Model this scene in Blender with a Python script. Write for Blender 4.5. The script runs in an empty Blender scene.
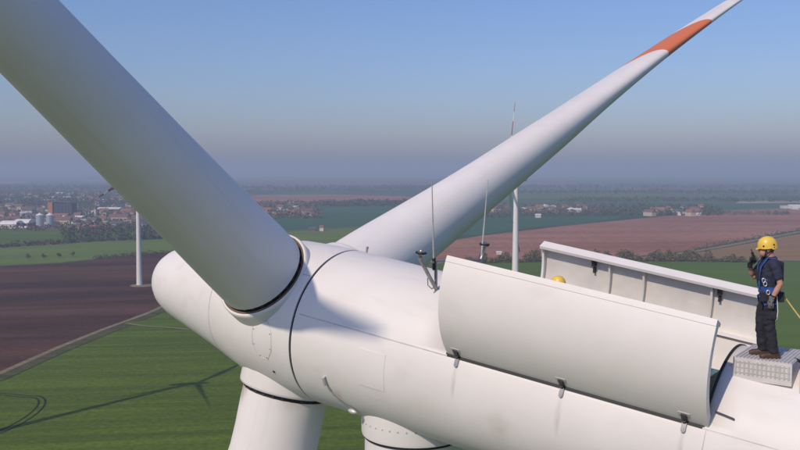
import bpy, bmesh, math, random
from mathutils import Vector, Matrix, noise as mnoise
random.seed(7)
R_ = math.radians
scene = bpy.context.scene
col = scene.collection

# ------------------------------------------------------------------ camera
F_PX = 840.0                       # focal length in pixels of an 800 px wide frame
HORIZON = 171.0
CAM_H = 84.0                       # drone height above the fields
PITCH = math.atan((225 - HORIZON) / F_PX)
cam_d = bpy.data.cameras.new('camera')
cam = bpy.data.objects.new('camera', cam_d)
col.objects.link(cam)
cam.location = (0, 0, CAM_H)
cam.rotation_euler = (math.pi / 2 - PITCH, 0, 0)
cam_d.sensor_width = 36.0
cam_d.lens = 36.0 * F_PX / 800.0
cam_d.clip_start = 0.1
cam_d.clip_end = 200000
scene.camera = cam

# ------------------------------------------------------------------ light
SUN_EL = R_(40.4)
LIGHT_H = Vector((0.617, 0.787, 0)).normalized()      # horizontal travel of the sunlight
world = bpy.data.worlds.new('World')
scene.world = world
world.use_nodes = True
wn = world.node_tree
bg = wn.nodes['Background']
sky = wn.nodes.new('ShaderNodeTexSky')
sky.sky_type = 'NISHITA'
sky.sun_disc = False
sky.sun_elevation = SUN_EL
sky.sun_rotation = math.atan2(-LIGHT_H.x, -LIGHT_H.y)
sky.altitude = 100
sky.air_density = 1.3
sky.dust_density = 1.4
sky.ozone_density = 10.0
tint = wn.nodes.new('ShaderNodeMixRGB'); tint.blend_type = 'MULTIPLY'; tint.inputs[0].default_value = 1.0
tint.inputs[2].default_value = (1.2, 1.03, 1.12, 1)       # even violet-blue cast of the hazy spring sky
wn.links.new(sky.outputs[0], tint.inputs[1])
wn.links.new(tint.outputs[0], bg.inputs[0])
bg.inputs[1].default_value = 0.102
sun_d = bpy.data.lights.new('sun', 'SUN')
sun_d.energy = 2.75
sun_d.angle = R_(0.53)
sun_d.color = (1.0, 0.85, 0.67)
sun = bpy.data.objects.new('sun', sun_d)
col.objects.link(sun)
sun_dir = Vector((LIGHT_H.x * math.cos(SUN_EL), LIGHT_H.y * math.cos(SUN_EL), -math.sin(SUN_EL)))
sun.rotation_euler = sun_dir.to_track_quat('-Z', 'Y').to_euler()
sun.location = (-60, -60, 200)
scene.view_settings.view_transform = 'Standard'
scene.view_settings.look = 'None'
scene.view_settings.exposure = 0.1
scene.view_settings.gamma = 1.0
scene.view_settings.use_curve_mapping = False

# ------------------------------------------------------------------ helpers
def pix_ray(u, v):
    p = PITCH
    Fw = Vector((0, math.cos(p), -math.sin(p))); Up = Vector((0, math.sin(p), math.cos(p)))
    return Fw + Vector((1, 0, 0)) * ((u - 400) / F_PX) + Up * ((225 - v) / F_PX)

def G(u, v, z=0.0):
    """point of the ground seen at a pixel of the photograph"""
    d = pix_ray(u, v)
    t = (z - CAM_H) / d.z
    return Vector((d.x * t, d.y * t, z))

def tag(o, label, cat=None, group=None, kind=None):
    if label: o['label'] = label
    if cat: o['category'] = cat
    if group: o['group'] = group
    if kind: o['kind'] = kind
    return o

class MB:
    def __init__(self):
        self.v = []; self.f = []; self.m = []
    def add(self, verts, faces, mi=0):
        o = len(self.v)
        self.v += [tuple(x) for x in verts]
        self.f += [tuple(i + o for i in f) for f in faces]
        self.m += [mi] * len(faces)
        return self
    def box(self, c, s, mat=None, mi=0):
        c = Vector(c); hx, hy, hz = s[0] / 2, s[1] / 2, s[2] / 2
        vs = [Vector((x, y, z)) for x in (-hx, hx) for y in (-hy, hy) for z in (-hz, hz)]
        if mat is not None: vs = [mat @ x for x in vs]
        vs = [x + c for x in vs]
        return self.add(vs, [(0, 1, 3, 2), (4, 6, 7, 5), (0, 4, 5, 1), (2, 3, 7, 6), (0, 2, 6, 4), (1, 5, 7, 3)], mi)
    def tube(self, pts, rad, seg=10, cap=True, mi=0):
        pts = [Vector(p) for p in pts]
        if not hasattr(rad, '__len__'): rad = [rad] * len(pts)
        rings = []; prev = None
        for i, p in enumerate(pts):
            t = (pts[min(i + 1, len(pts) - 1)] - pts[max(i - 1, 0)]).normalized()
            if prev is None:
                ref = Vector((0, 0, 1)) if abs(t.z) < .9 else Vector((1, 0, 0))
                e = t.cross(ref).normalized()
            else:
                e = (prev - t * prev.dot(t)).normalized()
            prev = e; g = t.cross(e)
            r = rad[i]; rx, ry = (r if isinstance(r, tuple) else (r, r))
            rings.append([p + e * (rx * math.cos(2 * math.pi * k / seg)) + g * (ry * math.sin(2 * math.pi * k / seg)) for k in range(seg)])
        return self.rings(rings, cap, mi)
    def rings(self, rings, cap=True, mi=0, closed=True):
        n = len(rings[0]); vs = [p for r in rings for p in r]; fs = []
        for i in range(len(rings) - 1):
            for k in range(n if closed else n - 1):
                a = i * n + k; b = i * n + (k + 1) % n
                fs.append((a, b, b + n, a + n))
        if cap:
            fs.append(tuple(range(n - 1, -1, -1)))
            fs.append(tuple((len(rings) - 1) * n + k for k in range(n)))
        return self.add(vs, fs, mi)
    def lathe(self, prof, seg=48, mat=None, cap=True, mi=0):
        """profile of (height along Z, radius)"""
        rings = [[Vector((r * math.cos(2 * math.pi * k / seg), r * math.sin(2 * math.pi * k / seg), z)) for k in range(seg)] for z, r in prof]
        if mat is not None: rings = [[mat @ p for p in r] for r in rings]
        return self.rings(rings, cap, mi)
    def ball(self, c, r, seg=14, rg=9, mat=None, mi=0):
        c = Vector(c); r = r if hasattr(r, '__len__') else (r, r, r)
        rings = []
        for i in range(rg + 1):
            th = math.pi * (i + .02) / (rg + .04)
            rings.append([Vector((r[0] * math.sin(th) * math.cos(2 * math.pi * k / seg), r[1] * math.sin(th) * math.sin(2 * math.pi * k / seg), -r[2] * math.cos(th))) for k in range(seg)])
        if mat is not None: rings = [[mat @ p for p in q] for q in rings]
        return self.rings([[p + c for p in q] for q in rings], True, mi)
    def mesh(self, name, mats, smooth=True, angle=35):
        me = bpy.data.meshes.new(name)
        me.from_pydata(self.v, [], self.f)
        for m in (mats if isinstance(mats, (list, tuple)) else [mats]): me.materials.append(m)
        if any(self.m): me.polygons.foreach_set('material_index', self.m)
        bm = bmesh.new(); bm.from_mesh(me); bmesh.ops.recalc_face_normals(bm, faces=bm.faces); bm.to_mesh(me); bm.free()
        if smooth:
            me.polygons.foreach_set('use_smooth', [True] * len(me.polygons))
            me.set_sharp_from_angle(angle=R_(angle))
        me.update()
        return me
    def build(self, name, mats, parent=None, matrix=None, smooth=True, angle=35):
        return link(name, self.mesh(name, mats, smooth, angle), parent, matrix)

def link(name, me, parent=None, matrix=None):
    o = bpy.data.objects.new(name, me)
    col.objects.link(o)
    if parent is not None: o.parent = parent
    if matrix is not None: o.matrix_local = matrix
    return o

def empty(name, loc, rz=0.0):
    o = bpy.data.objects.new(name, None)
    o.empty_display_size = .5
    col.objects.link(o)
    o.location = loc; o.rotation_euler = (0, 0, rz)
    return o

def copy_tree(o, parent=None):
    c = o.copy(); col.objects.link(c); c.parent = parent
    for ch in list(o.children): copy_tree(ch, c)
    return c

# ------------------------------------------------------------------ materials
def new_mat(name):
    m = bpy.data.materials.new(name); m.use_nodes = True
    return m, m.node_tree, m.node_tree.nodes['Principled BSDF']

def mat(name, c, rough=.5, var=.12, scale=3.0, metal=0.0, bump=0.0, bscale=40.0, c2=None, stretch=(1, 1, 1), detail=4, spec=.5):
    m, t, b = new_mat(name)
    b.inputs['Roughness'].default_value = rough; b.inputs['Metallic'].default_value = metal
    b.inputs['Specular IOR Level'].default_value = spec
    tc = t.nodes.new('ShaderNodeTexCoord'); mp = t.nodes.new('ShaderNodeMapping'); mp.inputs['Scale'].default_value = stretch
    t.links.new(tc.outputs['Object'], mp.inputs[0])
    nz = t.nodes.new('ShaderNodeTexNoise'); nz.inputs['Scale'].default_value = scale; nz.inputs['Detail'].default_value = detail
    t.links.new(mp.outputs[0], nz.inputs['Vector'])
    r = t.nodes.new('ShaderNodeValToRGB')
    r.color_ramp.elements[0].position = .3; r.color_ramp.elements[1].position = .72
    lo = c2 if c2 else tuple(x * (1 - var) for x in c)
    hi = c if c2 else tuple(min(1, x * (1 + var * .5)) for x in c)
    r.color_ramp.elements[0].color = (*lo, 1); r.color_ramp.elements[1].color = (*hi, 1)
    t.links.new(nz.outputs[0], r.inputs[0]); t.links.new(r.outputs[0], b.inputs['Base Color'])
    if bump:
        n2 = t.nodes.new('ShaderNodeTexNoise'); n2.inputs['Scale'].default_value = bscale; n2.inputs['Detail'].default_value = 3
        t.links.new(mp.outputs[0], n2.inputs['Vector'])
        bp = t.nodes.new('ShaderNodeBump'); bp.inputs['Strength'].default_value = bump; bp.inputs['Distance'].default_value = .02
        t.links.new(n2.outputs[0], bp.inputs['Height']); t.links.new(bp.outputs[0], b.inputs['Normal'])
    return m

def paint_mat(name, base, stains=(), stripes=False, streak=(1, 1, 1), bands=((21.6, 27.6), (34.6, 60)), bandcol=(.70, .19, .07)):
    """weathered gel-coat: fine mottling, faint dirt streaks, soft hand-laid waviness; optional grease stains and painted bands"""
    m, t, b = new_mat(name)
    L = t.links.new; N = t.nodes.new
    b.inputs['Roughness'].default_value = .38
    b.inputs['Specular IOR Level'].default_value = .3
    tc = N('ShaderNodeTexCoord')
    n1 = N('ShaderNodeTexNoise'); n1.inputs['Scale'].default_value = .9; n1.inputs['Detail'].default_value = 6; n1.inputs['Roughness'].default_value = .6
    L(tc.outputs['Object'], n1.inputs['Vector'])
    r1 = N('ShaderNodeValToRGB'); r1.color_ramp.elements[0].position = .3; r1.color_ramp.elements[1].position = .75
    r1.color_ramp.elements[0].color = (base[0] * .94, base[1] * .93, base[2] * .915, 1); r1.color_ramp.elements[1].color = (*base, 1)
    L(n1.outputs[0], r1.inputs[0])
    mp = N('ShaderNodeMapping'); mp.inputs['Scale'].default_value = streak
    L(tc.outputs['Object'], mp.inputs[0])
    n2 = N('ShaderNodeTexNoise'); n2.inputs['Scale'].default_value = 2.2; n2.inputs['Detail'].default_value = 5
    L(mp.outputs[0], n2.inputs['Vector'])
    r2 = N('ShaderNodeValToRGB'); r2.color_ramp.elements[0].position = .56; r2.color_ramp.elements[1].position = .78
    r2.color_ramp.elements[0].color = (0, 0, 0, 1); r2.color_ramp.elements[1].color = (.26, .26, .26, 1)
    L(n2.outputs[0], r2.inputs[0])
    mx = N('ShaderNodeMixRGB'); mx.inputs[2].default_value = (base[0] * .74, base[1] * .69, base[2] * .62, 1)
    L(r2.outputs[0], mx.inputs[0]); L(r1.outputs[0], mx.inputs[1])
    out = mx.outputs[0]
    if stripes:
        sp = N('ShaderNodeSeparateXYZ'); L(tc.outputs['Object'], sp.inputs[0])
        def band(a, bb):
            g = N('ShaderNodeMath'); g.operation = 'GREATER_THAN'; g.inputs[1].default_value = a; L(sp.outputs[2], g.inputs[0])
            l = N('ShaderNodeMath'); l.operation = 'LESS_THAN'; l.inputs[1].default_value = bb; L(sp.outputs[2], l.inputs[0])
            k = N('ShaderNodeMath'); k.operation = 'MULTIPLY'; L(g.outputs[0], k.inputs[0]); L(l.outputs[0], k.inputs[1]); return k
        s = N('ShaderNodeMath'); s.operation = 'ADD'
        L(band(*bands[0]).outputs[0], s.inputs[0]); L(band(*bands[1]).outputs[0], s.inputs[1])
        m2 = N('ShaderNodeMixRGB'); m2.inputs[2].default_value = (*bandcol, 1)
        L(s.outputs[0], m2.inputs[0]); L(out, m2.inputs[1]); out = m2.outputs[0]
    for (c, rad, scol, amt) in stains:
        mp2 = N('ShaderNodeMapping'); mp2.inputs['Location'].default_value = tuple(-c[i] / rad[i] for i in range(3)); mp2.inputs['Scale'].default_value = tuple(1 / x for x in rad)
        L(tc.outputs['Object'], mp2.inputs[0])
        gr = N('ShaderNodeTexGradient'); gr.gradient_type = 'SPHERICAL'; L(mp2.outputs[0], gr.inputs[0])
        ns = N('ShaderNodeTexNoise'); ns.inputs['Scale'].default_value = 2.6; ns.inputs['Detail'].default_value = 5; L(mp2.outputs[0], ns.inputs['Vector'])
        mu = N('ShaderNodeMath'); mu.operation = 'MULTIPLY'; L(gr.outputs[1], mu.inputs[0]); L(ns.outputs[0], mu.inputs[1])
        rr = N('ShaderNodeValToRGB'); rr.color_ramp.elements[0].position = .08; rr.color_ramp.elements[1].position = .5
        rr.color_ramp.elements[1].color = (amt, amt, amt, 1); L(mu.outputs[0], rr.inputs[0])
        m3 = N('ShaderNodeMixRGB'); m3.inputs[2].default_value = (*scol, 1); L(rr.outputs[0], m3.inputs[0]); L(out, m3.inputs[1]); out = m3.outputs[0]
    L(out, b.inputs['Base Color'])
    n3 = N('ShaderNodeTexNoise'); n3.inputs['Scale'].default_value = 1.3; n3.inputs['Detail'].default_value = 2; L(tc.outputs['Object'], n3.inputs['Vector'])
    bp = N('ShaderNodeBump'); bp.inputs['Strength'].default_value = .12; bp.inputs['Distance'].default_value = .05
    L(n3.outputs[0], bp.inputs['Height']); L(bp.outputs[0], b.inputs['Normal'])
    n4 = N('ShaderNodeMapRange'); n4.inputs[3].default_value = .42; n4.inputs[4].default_value = .62; L(n1.outputs[0], n4.inputs[0]); L(n4.outputs[0], b.inputs['Roughness'])
    return m

WHITE = (.775, .745, .715)
M = {}
RUN = (.40, .35, .30)
M['gel'] = paint_mat('gelcoat_nacelle', WHITE, streak=(.5, 2.5, 1.0), stains=[((-4.98, 1.52, .10), (.07, .3, .42), RUN, .45), ((-6.93, 1.47, .05), (.08, .3, .50), RUN, .4), ((-8.86, 1.42, .10), (.06, .3, .40), RUN, .45),
    ((-2.3, 1.35, -.9), (.14, .3, .25), (.50, .32, .18), .4), ((-5.9, 1.45, -.45), (.30, .4, .55), (.52, .46, .41), .35), ((-7.9, 1.3, -.7), (.22, .4, .6), (.52, .46, .41), .35)])
M['hubgel'] = paint_mat('gelcoat_hub', WHITE, streak=(1, 2.0, 1.0), stains=[((.2, 1.2, -1.15), (.5, .5, .35), (.42, .36, .30), .35)])
M['blade'] = paint_mat('gelcoat_blade', (.80, .77, .74), stripes=True, streak=(2.5, 2.5, .12),
                       stains=[((-.55, .80, 1.75), (.45, .4, .50), (.33, .17, .08), .7), ((.7, .6, 1.7), (.35, .4, .4), (.40, .25, .14), .35)])
M['blade_far'] = paint_mat('gelcoat_blade_far', (.80, .77, .74), stripes=True, streak=(2.5, 2.5, .12), bands=((24.5, 33.0), (38.6, 60)), bandcol=(.34, .07, .055))  # band red darkened so the far blades look shaded
M['tower'] = paint_mat('tower_paint', (.74, .725, .70), streak=(2.5, 2.5, .2))
M['inner'] = mat('cover_inner', (.68, .65, .60), .6, .12, 2.5, bump=.1, bscale=9)
M['rubber'] = mat('rubber_seal', (.018, .017, .018), .6, .3, 8)
M['steel'] = mat('galvanised_steel', (.36, .35, .34), .42, .25, 9, metal=.7)
M['dark_steel'] = mat('dark_steel', (.06, .06, .065), .5, .3, 9, metal=.3)
M['alu'] = mat('aluminium', (.62, .61, .59), .4, .15, 9, metal=.35)
M['liner'] = mat('socket_liner', (.15, .10, .07), .7, .3, 5)
M['tread'] = mat('tread_grey', (.50, .49, .48), .6, .15, 9)
M['platform'] = mat('platform_grey', (.62, .59, .57), .6, .12, 5)
M['seam'] = mat('seam_filler', (.55, .52, .48), .6, .2, 4)
M['machine'] = mat('machine_enamel', (.05, .20, .24), .45, .25, 3)
M['black'] = mat('black_plastic', (.015, .015, .017), .5, .2, 6)

# ------------------------------------------------------------------ haze + ground
def ground_mat():
    m, t, b = new_mat('patchwork_land'); L = t.links.new; N = t.nodes.new
    b.inputs['Roughness'].default_value = 1.0; b.inputs['Specular IOR Level'].default_value = .1
    tc = N('ShaderNodeTexCoord'); mp = N('ShaderNodeMapping'); mp.inputs['Scale'].default_value = (1 / 900, 1 / 620, 1); mp.inputs['Rotation'].default_value = (0, 0, .35)
    L(tc.outputs['Object'], mp.inputs[0])
    vo = N('ShaderNodeTexVoronoi'); vo.distance = 'CHEBYCHEV'; vo.inputs['Scale'].default_value = 1.0; vo.inputs['Randomness'].default_value = .8
    L(mp.outputs[0], vo.inputs['Vector'])
    sp = N('ShaderNodeSeparateColor'); L(vo.outputs['Color'], sp.inputs[0])
    r = N('ShaderNodeValToRGB'); r.color_ramp.interpolation = 'CONSTANT'
    cs = [(.050, .115, .060), (.070, .135, .055), (.035, .070, .040), (.17, .105, .085), (.055, .120, .075), (.115, .095, .065), (.045, .085, .045), (.21, .17, .12)]
    while len(r.color_ramp.elements) < len(cs): r.color_ramp.elements.new(.5)
    for i, c in enumerate(cs):
        r.color_ramp.elements[i].position = [0, .2, .38, .52, .62, .76, .82, .94][i]; r.color_ramp.elements[i].color = (*c, 1)
    L(sp.outputs[0], r.inputs[0])
    nz = N('ShaderNodeTexNoise'); nz.inputs['Scale'].default_value = .004; nz.inputs['Detail'].default_value = 8; L(tc.outputs['Object'], nz.inputs['Vector'])
    mr = N('ShaderNodeMapRange'); mr.inputs[1].default_value = .3; mr.inputs[2].default_value = .7; mr.inputs[3].default_value = .6; mr.inputs[4].default_value = 1.25; L(nz.outputs[0], mr.inputs[0])
    mu = N('ShaderNodeMixRGB'); mu.blend_type = 'MULTIPLY'; mu.inputs[0].default_value = 1; L(r.outputs[0], mu.inputs[1]); L(mr.outputs[0], mu.inputs[2])
    L(mu.outputs[0], b.inputs['Base Color'])
    return m

def field_mat(name, c, c2, angle=0.0, along=.004, across=.09, patch=.006, c3=None, fine=1.2, tram=0.0):
    """soil or crop: streaks along the working direction, larger damp or thin patches, fine grain"""
    m, t, b = new_mat(name); L = t.links.new; N = t.nodes.new
    b.inputs['Roughness'].default_value = 1.0; b.inputs['Specular IOR Level'].default_value = .08
    tc = N('ShaderNodeTexCoord')
    mp = N('ShaderNodeMapping'); mp.inputs['Rotation'].default_value = (0, 0, -angle); mp.inputs['Scale'].default_value = (1, 1, 1)
    L(tc.outputs['Object'], mp.inputs[0])
    m2 = N('ShaderNodeMapping'); m2.inputs['Scale'].default_value = (along, across, 1); L(mp.outputs[0], m2.inputs[0])
    n1 = N('ShaderNodeTexNoise'); n1.inputs['Scale'].default_value = 1; n1.inputs['Detail'].default_value = 6; n1.inputs['Roughness'].default_value = .65; L(m2.outputs[0], n1.inputs['Vector'])
    r1 = N('ShaderNodeValToRGB'); r1.color_ramp.elements[0].position = .39; r1.color_ramp.elements[1].position = .62
    r1.color_ramp.elements[0].color = (*c2, 1); r1.color_ramp.elements[1].color = (*c, 1); L(n1.outputs[0], r1.inputs[0])
    n2 = N('ShaderNodeTexNoise'); n2.inputs['Scale'].default_value = patch; n2.inputs['Detail'].default_value = 5; L(mp.outputs[0], n2.inputs['Vector'])
    r2 = N('ShaderNodeValToRGB'); r2.color_ramp.elements[0].position = .45; r2.color_ramp.elements[1].position = .7
    r2.color_ramp.elements[0].color = (0, 0, 0, 1); r2.color_ramp.elements[1].color = (.6, .6, .6, 1); L(n2.outputs[0], r2.inputs[0])
    mx = N('ShaderNodeMixRGB'); mx.inputs[2].default_value = (*(c3 or tuple(x * .7 for x in c)), 1); L(r2.outputs[0], mx.inputs[0]); L(r1.outputs[0], mx.inputs[1])
    n3 = N('ShaderNodeTexNoise'); n3.inputs['Scale'].default_value = fine; n3.inputs['Detail'].default_value = 4; L(mp.outputs[0], n3.inputs['Vector'])
    mr = N('ShaderNodeMapRange'); mr.inputs[1].default_value = .3; mr.inputs[2].default_value = .7; mr.inputs[3].default_value = .75; mr.inputs[4].default_value = 1.2; L(n3.outputs[0], mr.inputs[0])
    mu = N('ShaderNodeMixRGB'); mu.blend_type = 'MULTIPLY'; mu.inputs[0].default_value = 1; L(mx.outputs[0], mu.inputs[1]); L(mr.outputs[0], mu.inputs[2])
    out = mu.outputs[0]
    if tram:                                               # pairs of wheel tracks left by the sprayer
        sx = N('ShaderNodeSeparateXYZ'); L(mp.outputs[0], sx.inputs[0])
        wob = N('ShaderNodeTexNoise'); wob.inputs['Scale'].default_value = .006; L(mp.outputs[0], wob.inputs['Vector'])
        ad = N('ShaderNodeMath'); ad.operation = 'MULTIPLY_ADD'; ad.inputs[1].default_value = 14.0; L(wob.outputs[0], ad.inputs[0]); L(sx.outputs[1], ad.inputs[2])
        tot = None
        for o_ in (0.0, 1.9):
            sh = N('ShaderNodeMath'); sh.operation = 'ADD'; sh.inputs[1].default_value = o_; L(ad.outputs[0], sh.inputs[0])
            pg = N('ShaderNodeMath'); pg.operation = 'PINGPONG'; pg.inputs[1].default_value = tram / 2; L(sh.outputs[0], pg.inputs[0])
            ls = N('ShaderNodeMath'); ls.operation = 'LESS_THAN'; ls.inputs[1].default_value = .24; L(pg.outputs[0], ls.inputs[0])
            if tot is None: tot = ls
            else:
                mxm = N('ShaderNodeMath'); mxm.operation = 'MAXIMUM'; L(tot.outputs[0], mxm.inputs[0]); L(ls.outputs[0], mxm.inputs[1]); tot = mxm
        k_ = N('ShaderNodeMath'); k_.operation = 'MULTIPLY'; k_.inputs[1].default_value = .55; L(tot.outputs[0], k_.inputs[0])
        md = N('ShaderNodeMixRGB'); md.inputs[2].default_value = (*tuple(x * .45 for x in c2), 1); L(k_.outputs[0], md.inputs[0]); L(out, md.inputs[1]); out = md.outputs[0]
    L(out, b.inputs['Base Color'])
    return m

EXT = 45000.0
gm = MB(); n = 30
vs = [Vector((-EXT + 2 * EXT * i / n, -EXT + 2 * EXT * j / n, 0)) for i in range(n + 1) for j in range(n + 1)]
gm.add(vs, [(i * (n + 1) + j, (i + 1) * (n + 1) + j, (i + 1) * (n + 1) + j + 1, i * (n + 1) + j + 1) for i in range(n) for j in range(n)])
tag(gm.build('ground', ground_mat(), smooth=False), None, kind='structure')

def sheet(name, px, mt, z, pts=None):
    p = [G(u, v) for u, v in px] if pts is None else [Vector(q) for q in pts]
    mb = MB().add([Vector((q.x, q.y, z)) for q in p], [tuple(range(len(p)))])
    me = mb.mesh(name, mt, smooth=False)
    if me.polygons[0].normal.z < 0: me.flip_normals()
    return tag(link(name, me), None, kind='structure')

def strip(name, px, w, mt, z, ground_pts=False):
    p = [Vector(q) for q in px] if ground_pts else [G(u, v) for u, v in px]
    l = []; r = []
    for i, q in enumerate(p):
        t = (p[min(i + 1, len(p) - 1)] - p[max(i - 1, 0)]); t.z = 0; t.normalize()
        nn = Vector((-t.y, t.x, 0))
        l.append(Vector((q.x, q.y, z)) + nn * w / 2); r.append(Vector((q.x, q.y, z)) - nn * w / 2)
    k = len(p)
    return tag(MB().add(l + r, [(i, i + 1, k + i + 1, k + i) for i in range(k - 1)]).build(name, mt, smooth=False), None, kind='structure')

M['wheat'] = field_mat('wheat', (.115, .168, .016), (.076, .118, .013), angle=.12, along=.006, across=.16, patch=.012, c3=(.066, .100, .014), fine=.5, tram=20)
M['wheat_far'] = field_mat('wheat_far', (.100, .165, .018), (.078, .130, .016), angle=-.1, along=.003, across=.03, patch=.004)
M['pasture'] = field_mat('pasture', (.145, .205, .035), (.105, .160, .032), angle=.05, along=.004, across=.03, patch=.01)
M['teal'] = field_mat('teal_crop', (.045, .130, .060), (.036, .105, .052), angle=.1, along=.002, across=.02, patch=.003)
M['plough'] = field_mat('ploughed', (.120, .058, .036), (.052, .026, .018), angle=.18, along=.004, across=.03, patch=.008, c3=(.050, .021, .015), fine=.4)
M['plough_red'] = field_mat('ploughed_red', (.40, .20, .13), (.25, .115, .078), angle=.1, along=.0012, across=.013, patch=.0035, c3=(.24, .092, .056), fine=.1)
M['tan'] = field_mat('stubble', (.33, .20, .085), (.25, .15, .065), angle=.3, along=.003, across=.03, patch=.006)
M['pale'] = field_mat('pale_soil', (.40, .31, .24), (.32, .24, .19), along=.002, across=.02, patch=.004)
M['track'] = field_mat('dirt_track', (.30, .24, .16), (.17, .15, .08), along=.05, across=.5, patch=.03)
M['verge'] = field_mat('rough_grass', (.11, .105, .045), (.055, .065, .025), along=.05, across=.2, patch=.05, c3=(.10, .085, .05))
M['rut'] = field_mat('wheel_rut', (.026, .038, .014), (.018, .028, .010), along=.1, across=.5, patch=.05)

sheet('wheat_field', [(-420, 448), (0, 376), (130, 323), (250, 268), (310, 246), (430, 247), (560, 250), (1000, 262), (1400, 330)], M['wheat'], .03,
      [(-900, 60, 0), G(-300, 480), G(0, 374), G(130, 321), G(180, 299), G(250, 268), G(300, 250), G(400, 250), G(480, 262), G(620, 261), G(760, 262), G(1000, 264), (1200, 500, 0), (900, -200, 0), (-900, -200, 0)])
sheet('wheat_field', None, M['wheat_far'], .06, [G(440, 262.5), G(485, 261.5), G(620, 260.5), G(760, 261.5), G(1100, 262), G(1250, 330), G(1000, 360), G(700, 352), G(470, 330)])
sheet('ploughed_field', None, M['plough'], .09, [G(-330, 480), G(-160, 435), G(0, 371.5), G(60, 346.5), G(110, 327), G(140, 315), G(180, 297), G(243, 268), G(225, 255), G(168, 252.5), G(110, 258), G(60, 263), G(0, 266), G(-120, 272), G(-330, 280)])
sheet('pasture_field', None, M['pasture'], .07, [G(-330, 281), G(-120, 272.5), G(0, 266.5), G(60, 263.5), G(110, 258.5), G(168, 253), G(225, 255.5), G(260, 250), G(245, 238), G(170, 239), G(100, 242), G(0, 248), G(-200, 253), G(-330, 256)])
sheet('wheat_field', None, M['wheat_far'], .08, [G(-330, 255), G(-200, 252), G(0, 247), G(100, 241), G(170, 238), G(215, 236), G(170, 231), G(100, 231), G(0, 229), G(-200, 230), G(-330, 231)])
sheet('pasture_field', None, M['pasture'], .10, [G(215, 246), G(300, 249), G(400, 249), G(520, 261), G(530, 252), G(440, 238), G(380, 226), G(330, 229), G(283, 232)])
sheet('crop_field', None, M['teal'], .12, [G(215, 239), G(283, 231), G(330, 228), G(390, 224.5), G(430, 208), G(430, 205), G(370, 206), G(315, 209), G(290, 217), G(250, 221), G(215, 224)])
sheet('crop_field', None, M['teal'], .11, [G(440, 236), G(480, 235), G(540, 226), G(620, 218.5), G(620, 216), G(560, 217), G(510, 217), G(440, 220)])
sheet('ploughed_field', None, M['plough_red'], .14, [G(400, 262), G(520, 260), G(620, 258), G(690, 251), G(730, 243), G(800, 230), G(960, 213), G(960, 206), G(800, 208.5), G(740, 210), G(700, 213), G(640, 218.5), G(560, 226.5), G(480, 236), G(430, 244)])
sheet('stubble_field', None, M['tan'], .16, [G(620, 260), G(690, 254), G(735, 246), G(800, 234), G(960, 217), G(1100, 216), G(1100, 261), G(800, 261)])
sheet('ploughed_field', None, M['plough_red'], .20, [G(225, 204), G(300, 202), G(420, 203), G(430, 199), G(400, 196), G(330, 194.5), G(262, 195), G(225, 198)])
sheet('pale_field', None, M['pale'], .22, [G(735, 203.5), G(800, 202.8), G(900, 203), G(900, 201), G(800, 200.4), G(740, 201)])
sheet('pale_field', None, M['pale'], .22, [G(-60, 184), G(0, 183.6), G(30, 182.6), G(20, 181.6), G(-60, 182)])
sheet('pale_field', None, M['pale'], .22, [G(70, 181), G(110, 181.6), G(150, 181), G(150, 180), G(100, 179.8)])
sheet('crop_field', None, M['teal'], .21, [G(640, 212), G(700, 210), G(800, 207), G(900, 206), G(900, 203.5), G(735, 204), G(660, 203), G(560, 199), G(560, 203), G(600, 208)])
sheet('woodland_edge_field', None, M['wheat_far'], .23, [G(430, 198), G(560, 199), G(720, 198), G(720, 195), G(560, 193), G(430, 193)])
strip('dirt_track', [(-200, 457), (-90, 407), (0, 373.5), (60, 347), (105, 329), (130, 320), (150, 312.5), (180, 298.5), (215, 281)], 3.0, M['track'], .24)
strip('grass_verge', [(-90, 411), (0, 378), (60, 351), (105, 332.5), (128, 324.5)], 7.5, M['verge'], .20)
strip('grass_verge', [(134, 321), (150, 315.5), (180, 301.5), (215, 284)], 7, M['verge'], .205)
strip('dirt_track', [(126, 323.5), (145, 326.5), (165, 327.5), (190, 330)], 2.6, M['track'], .28)
strip('dirt_track', [(215, 241), (283, 231.5), (330, 228.4), (400, 223.5)], 7, M['track'], .30)
strip('dirt_track', [(640, 258.5), (690, 252.5), (735, 244.5), (800, 231.8), (960, 215)], 9, M['track'], .32)
strip('grass_verge', [(560, 261), (640, 257.6), (690, 251.2), (735, 243.2), (800, 230.6), (960, 214.2)], 10, M['verge'], .26)
strip('grass_verge', [(-200, 276), (0, 266.2), (60, 263.2), (110, 258.2), (168, 252.8), (230, 255)], 8, M['verge'], .25)
# sprayer ruts curving through the wheat
for off in (0.0, 2.4):
    pts = []
    c0 = G(-4, 418)
    for k in range(40):
        th = -1.9 + 3.6 * k / 39
        pts.append(c0 + Vector(((9.5 + off) * math.cos(th), (26 + off) * math.sin(th), 0)))
    pts.append(pts[-1] + Vector((-60, 20, 0)))
    strip('wheel_rut', pts, .8, M['rut'], .05, True)
# ------------------------------------------------------------------ the wind turbine
PHI, TILT, AZ, CONE = R_(53.49), R_(6.165), R_(69.93), R_(2.1)
C = Vector((-2.153, 18.4, CAM_H - 3.176))                 # rotor centre

def rotor_frame(phi, tilt):
    a = Vector((-math.sin(phi) * math.cos(tilt), math.cos(phi) * math.cos(tilt), math.sin(tilt)))   # towards the nose
    h = Vector((math.cos(phi), math.sin(phi), 0))
    up = h.cross(a)
    if up.z < 0: up = -up
    return a, h, up.normalized()

def basis(x, y, z, loc):
    return Matrix(((x.x, y.x, z.x, loc.x), (x.y, y.y, z.y, loc.y), (x.z, y.z, z.z, loc.z), (0, 0, 0, 1)))

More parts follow.
